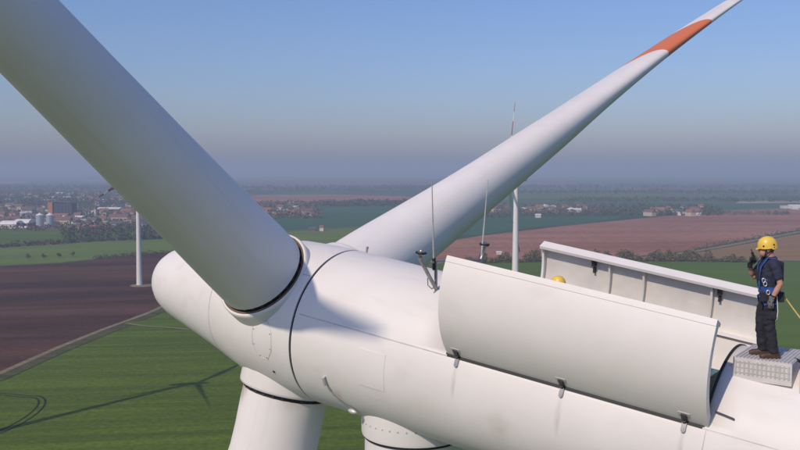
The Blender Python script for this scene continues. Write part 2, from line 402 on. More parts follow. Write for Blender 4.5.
def blade_matrix(phi, tilt, az, loc, cone=CONE):
    a, h, up = rotor_frame(phi, tilt)
    d = (up * math.cos(az) + h * math.sin(az)) * math.cos(cone) + a * math.sin(cone)
    x = -(a - d * a.dot(d)).normalized()
    return basis(x, d.cross(x), d, loc)

def lerp(x, xs, ys):
    if x <= xs[0]: return ys[0]
    for i in range(len(xs) - 1):
        if x <= xs[i + 1]: return ys[i] + (ys[i + 1] - ys[i]) * (x - xs[i]) / (xs[i + 1] - xs[i])
    return ys[-1]

def herm(x, xs, ys):
    n = len(xs)
    i = max(0, min(n - 2, sum(1 for q in xs if q <= x) - 1))
    def sl(k):
        if k == 0 or k == n - 1: return 0.0
        a, b = (ys[k] - ys[k - 1]) / (xs[k] - xs[k - 1]), (ys[k + 1] - ys[k]) / (xs[k + 1] - xs[k])
        return 0.0 if a * b <= 0 else 2 * a * b / (a + b)
    h = xs[i + 1] - xs[i]; t = (x - xs[i]) / h
    return (2*t**3 - 3*t*t + 1) * ys[i] + (t**3 - 2*t*t + t) * h * sl(i) + (-2*t**3 + 3*t*t) * ys[i + 1] + (t**3 - t*t) * h * sl(i + 1)

ROOT_R = .945
BL = [1.78, 2.6, 3.5, 4.5, 6, 8, 10, 12, 16, 21, 26, 31, 36, 40, 43, 44.4, 45]
def blade_mesh(seg=40, sub=2):
    S  = [1.73, 2.8, 4.5, 6.5, 8.5, 12, 16, 21, 26, 31, 36, 41, 44, 45]
    CH = [1.89, 1.89, 2.22, 2.68, 3.10, 3.30, 3.02, 2.49, 2.09, 1.69, 1.33, .98, .61, .10]
    TH = [1.89, 1.82, 1.69, 1.53, 1.38, 1.14, .80, .555, .414, .311, .22, .15, .09, .03]
    BW = [0, 0, .25, .62, .9, 1, 1, 1, 1, 1, 1, 1, 1, 1]
    TW = [29.4, 29.4, 29.4, 27.5, 24.8, 22.3, 20.9, 20.5, 19.8, 18.7, 17.3, 15.6, 13.8, 12]
    rings = []
    N = 60
    for i in range(N + 1):
        L = 1.73 + (45 - 1.73) * (i / N) ** 1.15
        ch, th, bw, tw = herm(L, S, CH), herm(L, S, TH), lerp(L, S, BW), R_(herm(L, S, TW))
        u = max(0, L - 2.2) / 42.8; bx, by = .35 * u + .65 * u * u, -1.0 * u + .70 * u * u      # slight pre-bend of the span
        ring = []
        for k in range(seg):
            t = 2 * math.pi * k / seg
            cx, cy = math.cos(t) * ch / 2, math.sin(t) * th / 2
            x = (1 - math.cos(t)) / 2
            yt = 5 * th * (.2969 * math.sqrt(x) - .126 * x - .3516 * x * x + .2843 * x ** 3 - .1036 * x ** 4)
            ax = (.34 - x) * ch; ay = yt * (1 if math.sin(t) >= 0 else -1) + .06 * th * math.sin(math.pi * x)
            px, py = cx + (ax - cx) * bw, cy + (ay - cy) * bw
            ring.append(Vector((bx + px * math.cos(tw) + py * math.sin(tw), by - px * math.sin(tw) + py * math.cos(tw), L)))
        rings.append(ring)
    return MB().rings(rings).mesh('blade', M['blade'], angle=60)

A, H, UP = rotor_frame(PHI, TILT)
NB = -H                                                    # sideways, towards the camera
FRAME = basis(A, NB, UP, C)                                # nacelle frame: X to the nose, Y to the near side, Z up
TOWER_S = -3.05
tower_xy = C + A * TOWER_S
BASE = Vector((tower_xy.x, tower_xy.y, 0))
turbine = empty('wind_turbine', BASE)
tag(turbine, 'huge white wind turbine with open nacelle covers filling the foreground', 'wind turbine')
ROOTM = Matrix.Translation(-BASE) @ FRAME                  # nacelle frame relative to the turbine's base
ID = Matrix.Identity(4)

def RN(s):                                                 # nacelle radius along the axis
    if s > -11.4: return 1.65 - max(0, -1.2 - s) * .026
    r0 = 1.65 - 10.2 * .026
    u = min(1, (-11.4 - s) / 1.6)
    return r0 * math.sqrt(max(.0004, 1 - u * u))

def surf(s, psi, off=0.0):
    p = R_(psi); r = RN(s) + off
    return Vector((s, r * math.cos(p), r * math.sin(p)))

# --- nacelle shell with the roof opening cut out
S0, S1, P0, P1 = -4.78, -9.09, 19.5, 160.5
ss = [-1.225, -1.24, -1.6, -2.2, -3, -3.9, S0] + [S0 + (S1 - S0) * k / 8 for k in range(1, 8)] + [S1, -9.6, -10.2, -10.8, -11.4] + [-11.4 - 1.6 * math.sin(math.pi / 2 * k / 8) for k in range(1, 9)]
pp = [P0 + (P1 - P0) * k / 47 for k in range(47)] + [P1 + (360 - P1 + P0) * k / 73 for k in range(73)]
mb = MB()
vs = []
for i, s in enumerate(ss):
    for p in pp:
        vs.append(surf(s, p, -.03 if i == 0 else 0))
npp = len(pp); fs = []
for i in range(len(ss) - 1):
    mid = (ss[i] + ss[i + 1]) / 2
    for k in range(npp):
        pm = pp[k] + 1
        if S1 < mid < S0 and P0 < pm < P1: continue
        fs.append((i * npp + k, i * npp + (k + 1) % npp, (i + 1) * npp + (k + 1) % npp, (i + 1) * npp + k))
mb.add(vs, fs)
me = mb.mesh('nacelle', [M['gel'], M['inner']], angle=40)
nac = link('nacelle', me, turbine, ROOTM)
# make sure the shell faces outwards, then give it thickness
bm = bmesh.new(); bm.from_mesh(me)
bm.faces.ensure_lookup_table()
f0 = bm.faces[0]; c0 = f0.calc_center_median()
if f0.normal.dot(Vector((0, c0.y, c0.z))) < 0: bmesh.ops.reverse_faces(bm, faces=bm.faces)
bm.to_mesh(me); bm.free()
so = nac.modifiers.new('shell', 'SOLIDIFY'); so.thickness = .06; so.offset = -1; so.material_offset = 1; so.material_offset_rim = 1

def arc_strip(mb, s0, s1, pa, pb, o0, o1, n=24, m=1):
    """a slab lying on the nacelle between two stations, two angles and two offsets"""
    rings = []
    for k in range(n + 1):
        p = pa + (pb - pa) * k / n
        rings.append([surf(s0, p, o0), surf(s1, p, o0), surf(s1, p, o1), surf(s0, p, o1)])
    return mb.rings(rings)

# ring gap between hub and nacelle
MB().lathe([(-1.26, 1.58), (-1.26, 1.622), (-1.16, 1.622), (-1.16, 1.58)], 96, Matrix(((0, 0, 1, 0), (1, 0, 0, 0), (0, 1, 0, 0), (0, 0, 0, 1))), cap=False).build('gap_seal', M['rubber'], turbine, ROOTM)
# long seam, rear seam, inspection panel
def axial_strip(mb, sa, sb, psi, w, o0, o1, n=12):
    rings = []
    for k in range(n + 1):
        s = sa + (sb - sa) * k / n; dw = math.degrees(w / 2 / RN(s))
        rings.append([surf(s, psi - dw, o0), surf(s, psi + dw, o0), surf(s, psi + dw, o1), surf(s, psi - dw, o1)])
    return mb.rings(rings)
axial_strip(MB(), -1.33, -4.78, 18.6, .022, -.01, .004).build('seam', M['seam'], nac, ID)
axial_strip(MB(), S1 - .02, -11.2, 18.6, .014, -.01, .003).build('seam', M['seam'], nac, ID)
arc_strip(MB(), -9.16, -9.172, -70, 19, -.01, .003, 40).build('seam', M['seam'], nac, ID)
ip = MB(); arc_strip(ip, -2.93, -3.52, 8, -17.5, -.01, .007, 8)
ip.build('inspection_panel', M['gel'], nac, ID, angle=25)
# dark lower strip painting in the hinge gap shadow; rubber seals at both ends
axial_strip(MB(), S0 + .02, S1 - .02, P0 - .2, .05, -.03, .012).build('opening_seal_shade', M['rubber'], nac, ID)
arc_strip(MB(), S1 - .005, S1 - .045, P0, P1, -.03, .014, 40).build('opening_seal_shade', M['rubber'], nac, ID)
arc_strip(MB(), S0 + .045, S0 + .005, P0, P1, -.03, .012, 40).build('opening_seal_shade', M['rubber'], nac, ID)
# small lug and hook, drain lamp, roof knob, grab handle
mb = MB(); mb.tube([surf(-2.08, -20, -.01), surf(-2.08, -20, .05), surf(-2.09, -25.5, .06), surf(-2.09, -26, -.01)], .028, 8)
mb.build('lug', M['alu'], nac, ID)
MB().tube([surf(-2.10, -26, .0), surf(-2.22, -33, .05), surf(-2.45, -41, .035), surf(-2.6, -46, 0)], .009, 8).build('drain_hose', M['steel'], nac, ID)
mb = MB(); mb.ball(surf(-2.52, -47, .06), (.11, .05, .05), 12, 8)
mb.build('lamp', M['alu'], nac, ID)
mb = MB(); mb.tube([surf(-1.42, 100, -.02), surf(-1.42, 100, .09)], .022, 8); mb.ball(surf(-1.42, 100, .1), .03, 8, 6)
mb.build('lifting_eye', M['steel'], nac, ID)
MB().tube([surf(-9.24, 29.5, -.01), surf(-9.24, 29.5, .05), surf(-9.50, 28.2, .05), surf(-9.50, 28.2, -.01)], .011, 8).build('grab_handle', M['dark_steel'], nac, ID)
# floor, machinery and bulkheads inside
mb = MB(); mb.box(((S0 + S1) / 2 - .1, 0, .21), (S0 - S1 + 1.2, 2.7, .06)); mb.build('floor_plate', M['dark_steel'], nac, ID)
mb = MB(); mb.box((-8.35, .15, .55), (.9, 1.1, .7)); mb.box((-8.35, .15, .95), (.7, .8, .12)); mb.tube([(-7.9, .15, .6), (-7.2, .15, .6)], .28, 20)
mb.build('generator', M['machine'], nac, ID)
mb = MB(); mb.tube([(-7.9, .95, .3), (-8.3, 1.05, .55), (-8.9, 1.0, .5), (-9.3, .9, .3)], .05, 8); mb.build('cable', M['black'], nac, ID)
mb = MB(); mb.lathe([(-9.8, 1.36), (-9.74, 1.36)], 48, Matrix(((0, 0, 1, 0), (1, 0, 0, 0), (0, 1, 0, 0), (0, 0, 0, 1)))); mb.build('bulkhead', M['inner'], nac, ID)

# --- the two roof covers, swung open
def cover_pt(s, fr, off, side, om=-64.0):
    r = RN(s) + off
    psi = R_(P0 + fr * 69.5)
    q = Vector((r * math.cos(psi), r * math.sin(psi)))
    hg = Vector(((RN(s) + .02) * math.cos(R_(P0)), (RN(s) + .02) * math.sin(R_(P0))))
    w = R_(om); d = q - hg
    d = Vector((d.x * math.cos(w) - d.y * math.sin(w), d.x * math.sin(w) + d.y * math.cos(w)))
    q = hg + d
    return Vector((s, q.x * side, q.y))

def cover_slab(mb, s0, s1, f0, f1, o0, o1, side, ns=16, nf=16):
    g = []
    for o in (o1, o0):
        g.append([[cover_pt(s0 + (s1 - s0) * i / ns, f0 + (f1 - f0) * j / nf, o, side) for j in range(nf + 1)] for i in range(ns + 1)])
    vs = [p for lay in g for row in lay for p in row]; W = nf + 1; K = (ns + 1) * W
    fs = []
    for i in range(ns):
        for j in range(nf):
            q = i * W + j
            fs.append((q, q + 1, q + W + 1, q + W)); fs.append((K + q, K + q + W, K + q + W + 1, K + q + 1))
    for i in range(ns):
        for j in (0, nf):
            q = i * W + j; fs.append((q, q + W, K + q + W, K + q))
    for j in range(nf):
        for i in (0, ns):
            q = i * W + j; fs.append((q, q + 1, K + q + 1, K + q))
    return mb.add(vs, fs)

for side, lab in ((1, 'near side cover seen from its smooth outside'), (-1, 'far side cover showing its ribbed inside')):
    sa, sb = S0 + .02, S1 - .10
    mb = MB(); cover_slab(mb, sa, sb, .0, 1.0, -.035, .0, side)
    me = mb.mesh('hatch_cover', [M['gel'], M['inner']], angle=40)
    for p in me.polygons:                                  # inside skin is the unpainted laminate
        cc = p.center; r = RN(cc.x)
        hg = Vector(((r + .02) * math.cos(R_(P0)), (r + .02) * math.sin(R_(P0))))
        d = Vector((cc.y * side, cc.z)) - hg; w = R_(64)
        d = Vector((d.x * math.cos(w) - d.y * math.sin(w), d.x * math.sin(w) + d.y * math.cos(w))) + hg
        if d.length < r - .03: p.material_index = 1
    cov = link('hatch_cover', me, turbine, ROOTM); cov['label'] = lab
    for nm, args in (('edge_flange', (sa, sb, .965, 1.0, -.20, -.035)), ('edge_flange', (sa, sa - .05, .02, .965, -.13, -.035)),
                     ('edge_flange', (sb + .05, sb, .02, .965, -.13, -.035)), ('edge_flange', (sa, sb, 0.0, .02, -.10, -.035))):
        cover_slab(MB(), *args, side).build(nm, M['gel'], cov, ID)
    for k, fr in enumerate((.33, .485, .77)):
        s = sa + (sb - sa) * fr
        cover_slab(MB(), s + .02, s - .02, .022, .963, -.125, -.035, side, 1, 16).build('rib', M['inner'], cov, ID)
    cover_slab(MB(), sa - .06, sb + .06, .43, .47, -.12, -.035, side).build('stringer', M['gel'], cov, ID)
    cover_slab(MB(), sa - .001, sb + .001, .945, 1.0, .001, .010, side).build('edge_trim', M['gel'], cov, ID)
    for fr in (.255, .80):
        s = sa + (sb - sa) * fr
        mb = MB(); cover_slab(mb, s + .035, s - .035, .86, .955, -.13, -.036, side, 1, 4); cover_slab(mb, s + .02, s - .02, .78, .84, -.10, -.036, side, 1, 2)
        mb.build('lock_bracket', M['dark_steel'], cov, ID)
    for s in (-4.98, -6.93, -8.86):
        lt = MB(); cover_slab(lt, s + .04, s - .04, .012, .10, .001, .03, side, 1, 3)
        cover_slab(lt, s + .022, s - .022, .0, .02, .02, .055, side, 1, 2)
        o = lt.build('latch', M['dark_steel'], cov, ID)
        mb = MB(); cover_slab(mb, s + .085, s - .085, .085, .115, .001, .012, side, 1, 1); mb.build('latch_plate', M['alu'], cov, ID)
        mb = MB(); q = []
        for k in range(9):
            q.append((P0 - .6) - (5.6) * k / 8)
        rings = []
        for k, p in enumerate(q):
            w = .034 * (1 if k < 7 else (.85 if k == 7 else .45))
            pts = [surf(s + w, p, .008), surf(s - w, p, .008), surf(s - w, p, .034), surf(s + w, p, .034)]
            if side < 0: pts = [Vector((v.x, -v.y, v.z)) for v in pts]
            rings.append(pts)
        mb.rings(rings).build('latch_strap', M['steel'], cov, ID)

# --- roof platform boxes behind the opening (level, not tilted with the axis)
LEVEL = Matrix.Rotation(-TILT, 4, 'Y')
def plat(name, cx, cy, zt, sx, sy, hz, parent=turbine):
    """box whose top is level in the world; position in nacelle axes"""
    m = Matrix.Translation(Vector((cx, cy, zt))) @ Matrix.Rotation(TILT, 4, 'Y')
    return m
PM = ROOTM @ plat('p', -9.66, .26, 1.50, 0, 0, 0)
mb = MB(); mb.box((0, 0, -.16), (.80, 1.12, .32))
pf = mb.build('roof_platform', M['platform'], turbine, PM, angle=25)
for i in range(13):
    mb = MB(); mb.box((-.36 + .06 * i, .5655, -.135), (.022, .011, .20)); mb.build('grille_bar', M['alu'], pf, ID, smooth=False)
for j in range(3):
    mb = MB(); mb.box((0, .5635, -.06 - .075 * j), (.76, .007, .012)); mb.build('grille_rail', M['alu'], pf, ID, smooth=False)
mb = MB()
for i in range(16):
    mb.box((-.375 + .05 * i, 0, .004), (.026, 1.08, .012))
mb.build('tread_ribs', M['tread'], pf, ID, smooth=False)['kind'] = 'stuff'
PM2 = ROOTM @ plat('p', -10.62, .26, 1.545, 0, 0, 0)
mb = MB(); mb.box((0, 0, -.24), (.92, 1.12, .48))
pf2 = mb.build('roof_platform', M['platform'], turbine, PM2, angle=25)
mb = MB(); mb.tube([(.60, .12, -.05), (.60, .12, .05), (.46, .35, .055), (.30, .35, .02)], .022, 8); mb.build('strap', M['black'], pf2, ID)

# --- wind sensors and antennas on the roof
def on_nac(name, mb, m, parent=None): return mb.build(name, m, parent or turbine, ROOTM if parent is None else ID)
mast = MB()
mast.tube([(-3.9, .70, 1.36), (-3.9, .80, 1.95)], .032, 10)
mast.tube([(-3.9, -.70, 1.36), (-3.9, -.80, 1.82)], .032, 10)
mast.tube([(-3.9, .95, 1.95), (-3.9, 0, 1.90), (-3.9, -.95, 1.84)], .024, 10)
mast.tube([(-3.9, .66, 1.38), (-3.9, 1.0, 1.72), (-3.9, 1.32, 2.05)], .036, 10)
mast.tube([(-3.9, -.80, 1.82), (-3.9, -.90, 2.05)], .032, 10)
mast.tube([(-3.9, .72, 1.50), (-3.9, .84, 1.44), (-3.9, .98, 1.52), (-3.9, 1.02, 1.66)], .010, 6)
mo = on_nac('sensor_mast', mast, M['steel'])
for (y, z) in ((1.30, 2.05), (-.90, 2.05)):
    sm = MB(); sm.lathe([(0, .03), (.05, .032), (.06, .08), (.09, .10), (.12, .095), (.135, .04), (.155, .03)], 20, Matrix.Translation((-3.9, y, z)))
    so_ = on_nac('wind_sensor', sm, M['steel'], mo)
    sm = MB(); sm.lathe([(.085, .098), (.105, .106), (.125, .09)], 20, Matrix.Translation((-3.9, y, z)))
    on_nac('sensor_band', sm, M['black'], mo)
for (y0, z0, y1, z1) in ((.86, 1.93, 1.17, 3.46), (-.83, 1.80, -.78, 3.44)):
    MB().tube([(-3.9, y0, z0), (-3.9, (y0 * .6 + y1 * .4), z0 + .4 * (z1 - z0)), (-3.9, y1, z1)], [.017, .014, .008], 8).build('antenna', M['alu'], turbine, ROOTM)
MB().tube([(-3.9, .83, 1.80), (-3.9, .87, 2.02)], .035, 10).build('antenna_foot', M['black'], turbine, ROOTM)

# --- hub with nose and blade sockets
hp = [(-1.18, 1.60), (-1.18, 1.65), (-.6, 1.655), (.2, 1.63), (.8, 1.545), (1.3, 1.435), (2, 1.275), (2.7, 1.135), (3.3, 1.02), (3.7, .945), (4.0, .87), (4.25, .78), (4.45, .66), (4.6, .51), (4.69, .34), (4.73, .17), (4.74, .02)]
TOX = Matrix(((0, 0, 1, 0), (1, 0, 0, 0), (0, 1, 0, 0), (0, 0, 0, 1)))
hub = MB().lathe(hp, 96, TOX).build('hub', M['hubgel'], turbine, ROOTM, angle=40)
def hub_r(s): return lerp(s, [p[0] for p in hp[1:]], [p[1] for p in hp[1:]])
def hsurf(s, psi, off=0.0):
    r = hub_r(s) + off; p = R_(psi); return Vector((s, r * math.cos(p), r * math.sin(p)))
# seam between hub shell and nose
def hub_ring(mb, sa, sb, o0, o1, pa=0, pb=360, n=72):
    rings = []
    for k in range(n + 1):
        p = pa + (pb - pa) * k / n
        rings.append([hsurf(sa, p, o0), hsurf(sb, p, o0), hsurf(sb, p, o1), hsurf(sa, p, o1)])
    return mb.rings(rings)
hub_ring(MB(), 1.48, 1.50, -.02, .003).build('seam', M['seam'], hub, ID)
def hub_line(mb, sa, sb, psi, w, n=8):
    rings = []
    for k in range(n + 1):
        s = sa + (sb - sa) * k / n; dw = math.degrees(w / 2 / hub_r(s))
        rings.append([hsurf(s, psi - dw, -.01), hsurf(s, psi + dw, -.01), hsurf(s, psi + dw, .003), hsurf(s, psi - dw, .003)])
    return mb.rings(rings)
hub_line(MB(), -1.17, -.75, 47, .02).build('seam', M['seam'], hub, ID)
# service lid with bolts on the hub flank
bolt_me = MB().lathe([(0, .028), (.014, .028), (.02, .02)], 8).mesh('bolt', M['dark_steel'])
dot_me = MB().lathe([(0, .014), (.008, .014), (.01, .01)], 8).mesh('bolt', M['seam'])
def place_on_hub(me, name, s, psi, off=0.0):
    p = hsurf(s, psi, off); nn = Vector((0, math.cos(R_(psi)), math.sin(R_(psi))))
    o = link(name, me, hub); o.matrix_local = Matrix.Translation(p) @ nn.to_track_quat('Z', 'Y').to_matrix().to_4x4()
lid_s, lid_p = -.42, -6.0
mb = MB(); ring = []
cen = []
for k in range(8):
    t = 2 * math.pi * (k + .5) / 8
    cen.append((lid_s + .30 * math.cos(t), lid_p + 17.0 * math.sin(t)))
for k in range(8):
    (sa_, pa_), (sb_, pb_) = cen[k], cen[(k + 1) % 8]
    MB().tube([hsurf(sa_ + (sb_ - sa_) * q / 4, pa_ + (pb_ - pa_) * q / 4, .001) for q in range(5)], .0055, 6).build('lid_seam', M['seam'], hub, ID)
for k in range(8):
    t = 2 * math.pi * (k + .5) / 8
    place_on_hub(dot_me, 'bolt', lid_s + .26 * math.cos(t), lid_p + 14.5 * math.sin(t), .006)
place_on_hub(bolt_me, 'bolt', -.10, 18.0); place_on_hub(bolt_me, 'bolt', -.62, -31.0)

blade_me = blade_mesh()
stud_me = MB().box((0, 0, 0), (.030, .05, .07)).mesh('stud', M['dark_steel'], smooth=False)
for k, off in enumerate((-120, 0, 120)):
    bmx = Matrix.Translation(-BASE) @ blade_matrix(PHI, TILT, AZ + R_(off), C)
    sk = MB().lathe([(.75, 1.045), (1.57, 1.045), (1.62, 1.035), (1.635, 1.02), (1.635, .985), (1.50, .985)], 96, cap=False)
    soc = sk.build('blade_socket', M['hubgel'], turbine, bmx)
    MB().lathe([(1.62, .984), (1.652, .984), (1.652, .945), (1.62, .945)], 96, cap=False).build('bearing_ring', M['liner'], soc, ID)
    MB().lathe([(1.42, .88), (1.42, .925), (1.80, .92), (1.80, .88)], 96, cap=False).build('root_seal', M['rubber'], soc, ID)
    for j_ in range(28):
        t = 2 * math.pi * j_ / 28
        o = link('stud', stud_me, soc, Matrix.Rotation(t, 4, 'Z') @ Matrix.Translation((.925, 0, 1.70)))
    bl = link('blade', blade_me, turbine, bmx)

# --- tower
cz = C.z + A.z * TOWER_S
TB = Matrix.Identity(4)
MB().lathe([(cz - 1.0, 1.06), (cz - 1.66, 1.06), (cz - 1.72, 1.045), (cz - 1.74, 1.0)], 72).build('tower_collar', M['gel'], turbine, TB)
tw = MB().lathe([(cz - 1.5, .99), (cz - 1.78, .99), (60, 1.32), (30, 1.75), (0, 2.12)], 64).build('tower', M['tower'], turbine, TB)
MB().lathe([(cz - 1.735, .995), (cz - 1.735, 1.015), (cz - 1.775, 1.015), (cz - 1.775, .995)], 72, cap=False).build('yaw_gap', M['rubber'], turbine, TB)
for zz in (58.0, 28.0):
    r = lerp(zz, [0, 30, 60, 80], [2.12, 1.75, 1.32, .99])
    MB().lathe([(zz - .03, r + .0), (zz - .03, r + .012), (zz + .03, r + .012), (zz + .03, r)], 48, cap=False).build('weld_flange', M['tower'], tw, ID)
for k in range(40):
    t = 2 * math.pi * k / 40
    o = link('bolt', dot_me, turbine)
    o.matrix_local = Matrix.Translation((1.06 * math.cos(t), 1.06 * math.sin(t), cz - 1.42)) @ Vector((math.cos(t), math.sin(t), 0)).to_track_quat('Z', 'Y').to_matrix().to_4x4() @ Matrix.Scale(1.3, 4)
mb = MB(); mb.lathe([(0, 5), (.25, 5), (.3, 4.8)], 40); mb.build('foundation', M['seam'], turbine, TB)

# ------------------------------------------------------------------ other turbines of the wind farm
far_blade = blade_me.copy(); far_blade.materials.clear(); far_blade.materials.append(M['blade_far'])
far_tower = MB().lathe([(0, 2.15), (25, 1.75), (55, 1.35), (78.6, 1.05)], 28).mesh('tower', M['tower'])
far_nac = MB().lathe([(-9.5, .3), (-9.2, 1.2), (-6, 1.5), (-1.3, 1.65), (-1.2, 1.6)], 28, TOX).mesh('nacelle', M['gel'])
far_hub = MB().lathe([(-1.15, 1.6), (.2, 1.6), (1.5, 1.35), (3, 1.0), (4.2, .7), (4.7, .05)], 28, TOX).mesh('hub', M['hubgel'])
def far_turbine(loc, hdir, az, label, group=None, scale=1.0, over=2.6, tilt=5.0, cone=CONE):
    phi = math.atan2(hdir[1], hdir[0])
    root = empty('wind_turbine', loc); root.scale = (scale,) * 3
    tag(root, label, 'wind turbine', group)
    a, h, up = rotor_frame(phi, R_(tilt))
    c = Vector((0, 0, 80.2)) + a * over
    fm = basis(a, -h, up, c)
    link('tower', far_tower, root); link('nacelle', far_nac, root, fm); link('hub', far_hub, root, fm)
    for k in range(3):
        link('blade', far_blade, root, blade_matrix(phi, R_(tilt), az + R_(120 * k), c, cone) @ Matrix.Rotation(R_(-48), 4, 'Z'))
    return root
p = G(139.5, 285)
far_turbine(p, (.22, .975), R_(-108), 'white wind turbine standing at the edge of the purple ploughed field')
MB().lathe([(0, 9), (.12, 8.6)], 24, Matrix.Translation((p.x + 3, p.y - 2, .08))).build('crane_pad', M['track'])['kind'] = 'structure'
far_turbine(Vector((56.6, 410, 0)), (.32, .947), R_(30), 'white wind turbine with one red banded blade straight up behind the roof covers', over=4.0, tilt=-2.0, cone=0.0)
hs = G(193, 383)
far_turbine(hs - LIGHT_H * (81.5 / math.tan(SUN_EL)), (.15, -.99), R_(-40), 'white wind turbine in the wheat whose shadow lies across the field')
for k, (u, sz) in enumerate([(4, 9500), (11, 10200), (17, 9000), (24, 9900), (29, 8600), (37, 10500), (46, 9300), (58, 9800), (655, 11500), (703, 11000)]):
    far_turbine(Vector(((u - 400) / F_PX * sz, sz, 0)), (.97, .25), R_(17 * k), 'pale wind turbine almost lost in the haze on the horizon', 'wind turbines on the hazy horizon', 1.25)

# ------------------------------------------------------------------ vegetation
def leaf_mat(name, c, c2):
    m = mat(name, c, .9, c2=c2, scale=.35, detail=3, spec=.1)
    return m
M['leaf'] = leaf_mat('leaf', (.075, .105, .03), (.035, .055, .018))
M['leaf_dark'] = leaf_mat('leaf_dark', (.095, .115, .055), (.055, .068, .034))
M['leaf_olive'] = leaf_mat('leaf_olive', (.21, .18, .07), (.12, .11, .045))
M['leaf_brown'] = leaf_mat('leaf_brown', (.19, .15, .095), (.105, .085, .055))
M['bark'] = mat('bark', (.09, .065, .045), .95, .3, 4)

def leaves(mb, c, r, n, size, rnd, mi=0):
    for _ in range(n):
        while True:
            q = Vector((rnd.uniform(-1, 1), rnd.uniform(-1, 1), rnd.uniform(-1, 1)))
            if .25 < q.length < 1: break
        p = c + Vector((q.x * r[0], q.y * r[1], q.z * r[2]))
        e = Vector((rnd.gauss(0, 1), rnd.gauss(0, 1), rnd.gauss(0, .8))).normalized()
        g = e.cross(Vector((rnd.gauss(0, 1), rnd.gauss(0, 1), rnd.gauss(0, 1)))).normalized()
        s = size * rnd.uniform(.6, 1.4)
        mb.add([p - e * s, p + g * s * .7, p + e * s, p - g * s * .7], [(0, 1, 2, 3)], mi)

def tree_meshes(seed, h, w, size=.3, n=60, lobes=9):
    rnd = random.Random(seed)
    tr = MB(); tr.tube([(0, 0, 0), (.05, 0, h * .35), (0, .05, h * .75)], [h * .03, h * .022, h * .008], 7)
    cr = MB()
    for k in range(lobes):
        t = rnd.uniform(0, 6.28); rr = w * .5 * rnd.uniform(.1, .75); z = h * rnd.uniform(.42, .85)
        p = Vector((rr * math.cos(t), rr * math.sin(t), z))
        tr.tube([(0, 0, h * .3), p * .6 + Vector((0, 0, h * .15)), p], [h * .012, h * .008, h * .003], 5)
        leaves(cr, p, (w * .26, w * .26, h * .16), n, size, rnd)
    return tr, cr

def tree_kind(seed, h, w, leafmat, size=.3, n=60, lobes=9):
    tr, cr = tree_meshes(seed, h, w, size, n, lobes)
    return tr.mesh('trunk', M['bark']), cr.mesh('crown', leafmat, smooth=False)
K_small = [tree_kind(s, 5.5, 4.6, M['leaf_olive'], .32, 70, 9) for s in (1, 2)]
K_big = [tree_kind(s, 11, 9, M[l], .6, 60, 10) for s, l in ((3, 'leaf'), (4, 'leaf_dark'), (5, 'leaf_brown'), (6, 'leaf_olive'))]
def plant_tree(kind, loc, sc, label, group, name='tree'):
    r = empty(name, loc, random.uniform(0, 6.28)); r.scale = (sc * random.uniform(.9, 1.15), sc * random.uniform(.9, 1.15), sc)
    tag(r, label, 'tree', group)
    link('trunk', kind[0], r); link('crown', kind[1], r)
for k, (u, v) in enumerate([(28, 259.5), (44, 259.5), (59, 258), (73, 257)]):
    plant_tree(K_small[k % 2], G(u, v), random.uniform(.95, 1.15), 'small round olive tree in a short row on the bright green strip', 'row of small trees on the green strip')

def hedge(name, px, h, w, leafmat, label, n, size, wobble=.35, seed=1):
    """an uneven row of bushes along a line on the ground"""
    rnd = random.Random(seed); mb = MB()
    p = [G(u, v) for u, v in px]
    seg = [(p[i + 1] - p[i]).length for i in range(len(p) - 1)]; tot = sum(seg)
    bushes = max(3, int(tot / (w * .8)))
    for b in range(bushes):
        d = tot * (b + rnd.uniform(-.4, .4)) / bushes; d = min(max(d, 0), tot - .01); i = 0
        while d > seg[i]: d -= seg[i]; i += 1
        q = p[i].lerp(p[i + 1], d / seg[i])
        hh = h * rnd.uniform(1 - wobble, 1 + wobble) * (.5 if rnd.random() < .15 else 1)
        leaves(mb, Vector((q.x + rnd.uniform(-w, w) * .25, q.y + rnd.uniform(-w, w) * .25, hh * .48)), (w * .62, w * .62, hh * .52), max(6, n // bushes), size, rnd)
    o = mb.build(name, leafmat, smooth=False)
    return tag(o, label, 'hedge')
hedge('hedge', [(-60, 250.5), (0, 247.5), (60, 244), (100, 241), (170, 238)], 5.5, 5, M['leaf_dark'], 'dark hedge between the two green fields below the town', 4200, .8, seed=2)
hedge('hedge', [(95, 259.5), (120, 257), (140, 255.5), (178, 252.5), (215, 253)], 4, 4, M['leaf_brown'], 'brown hedge along the ploughed field behind the turbine tower', 2600, .55, seed=3)
hedge('hedge', [(470, 263), (540, 262), (600, 261), (680, 261.5), (740, 262), (770, 262.5)], 9.0, 7.0, M['leaf_olive'], 'olive brown hedge between green wheat and red ploughed field', 15000, .7, .4, seed=4)
hedge('hedge', [(690, 251), (735, 242.6), (770, 236), (830, 226)], 4.5, 6, M['leaf_dark'], 'thin dark hedge beside the pale track on the right', 1100, .8, .6, seed=5)
hedge('hedge', [(400, 209), (440, 220), (470, 218), (520, 217)], 7, 12, M['leaf_dark'], 'dark tree line along the teal field behind the raised blade', 1500, 1.6, seed=8)
hedge('hedge', [(268, 233.5), (285, 232.5)], 5, 6, M['leaf_dark'], 'short hedge beside the pale farm track', 300, .9, seed=9)

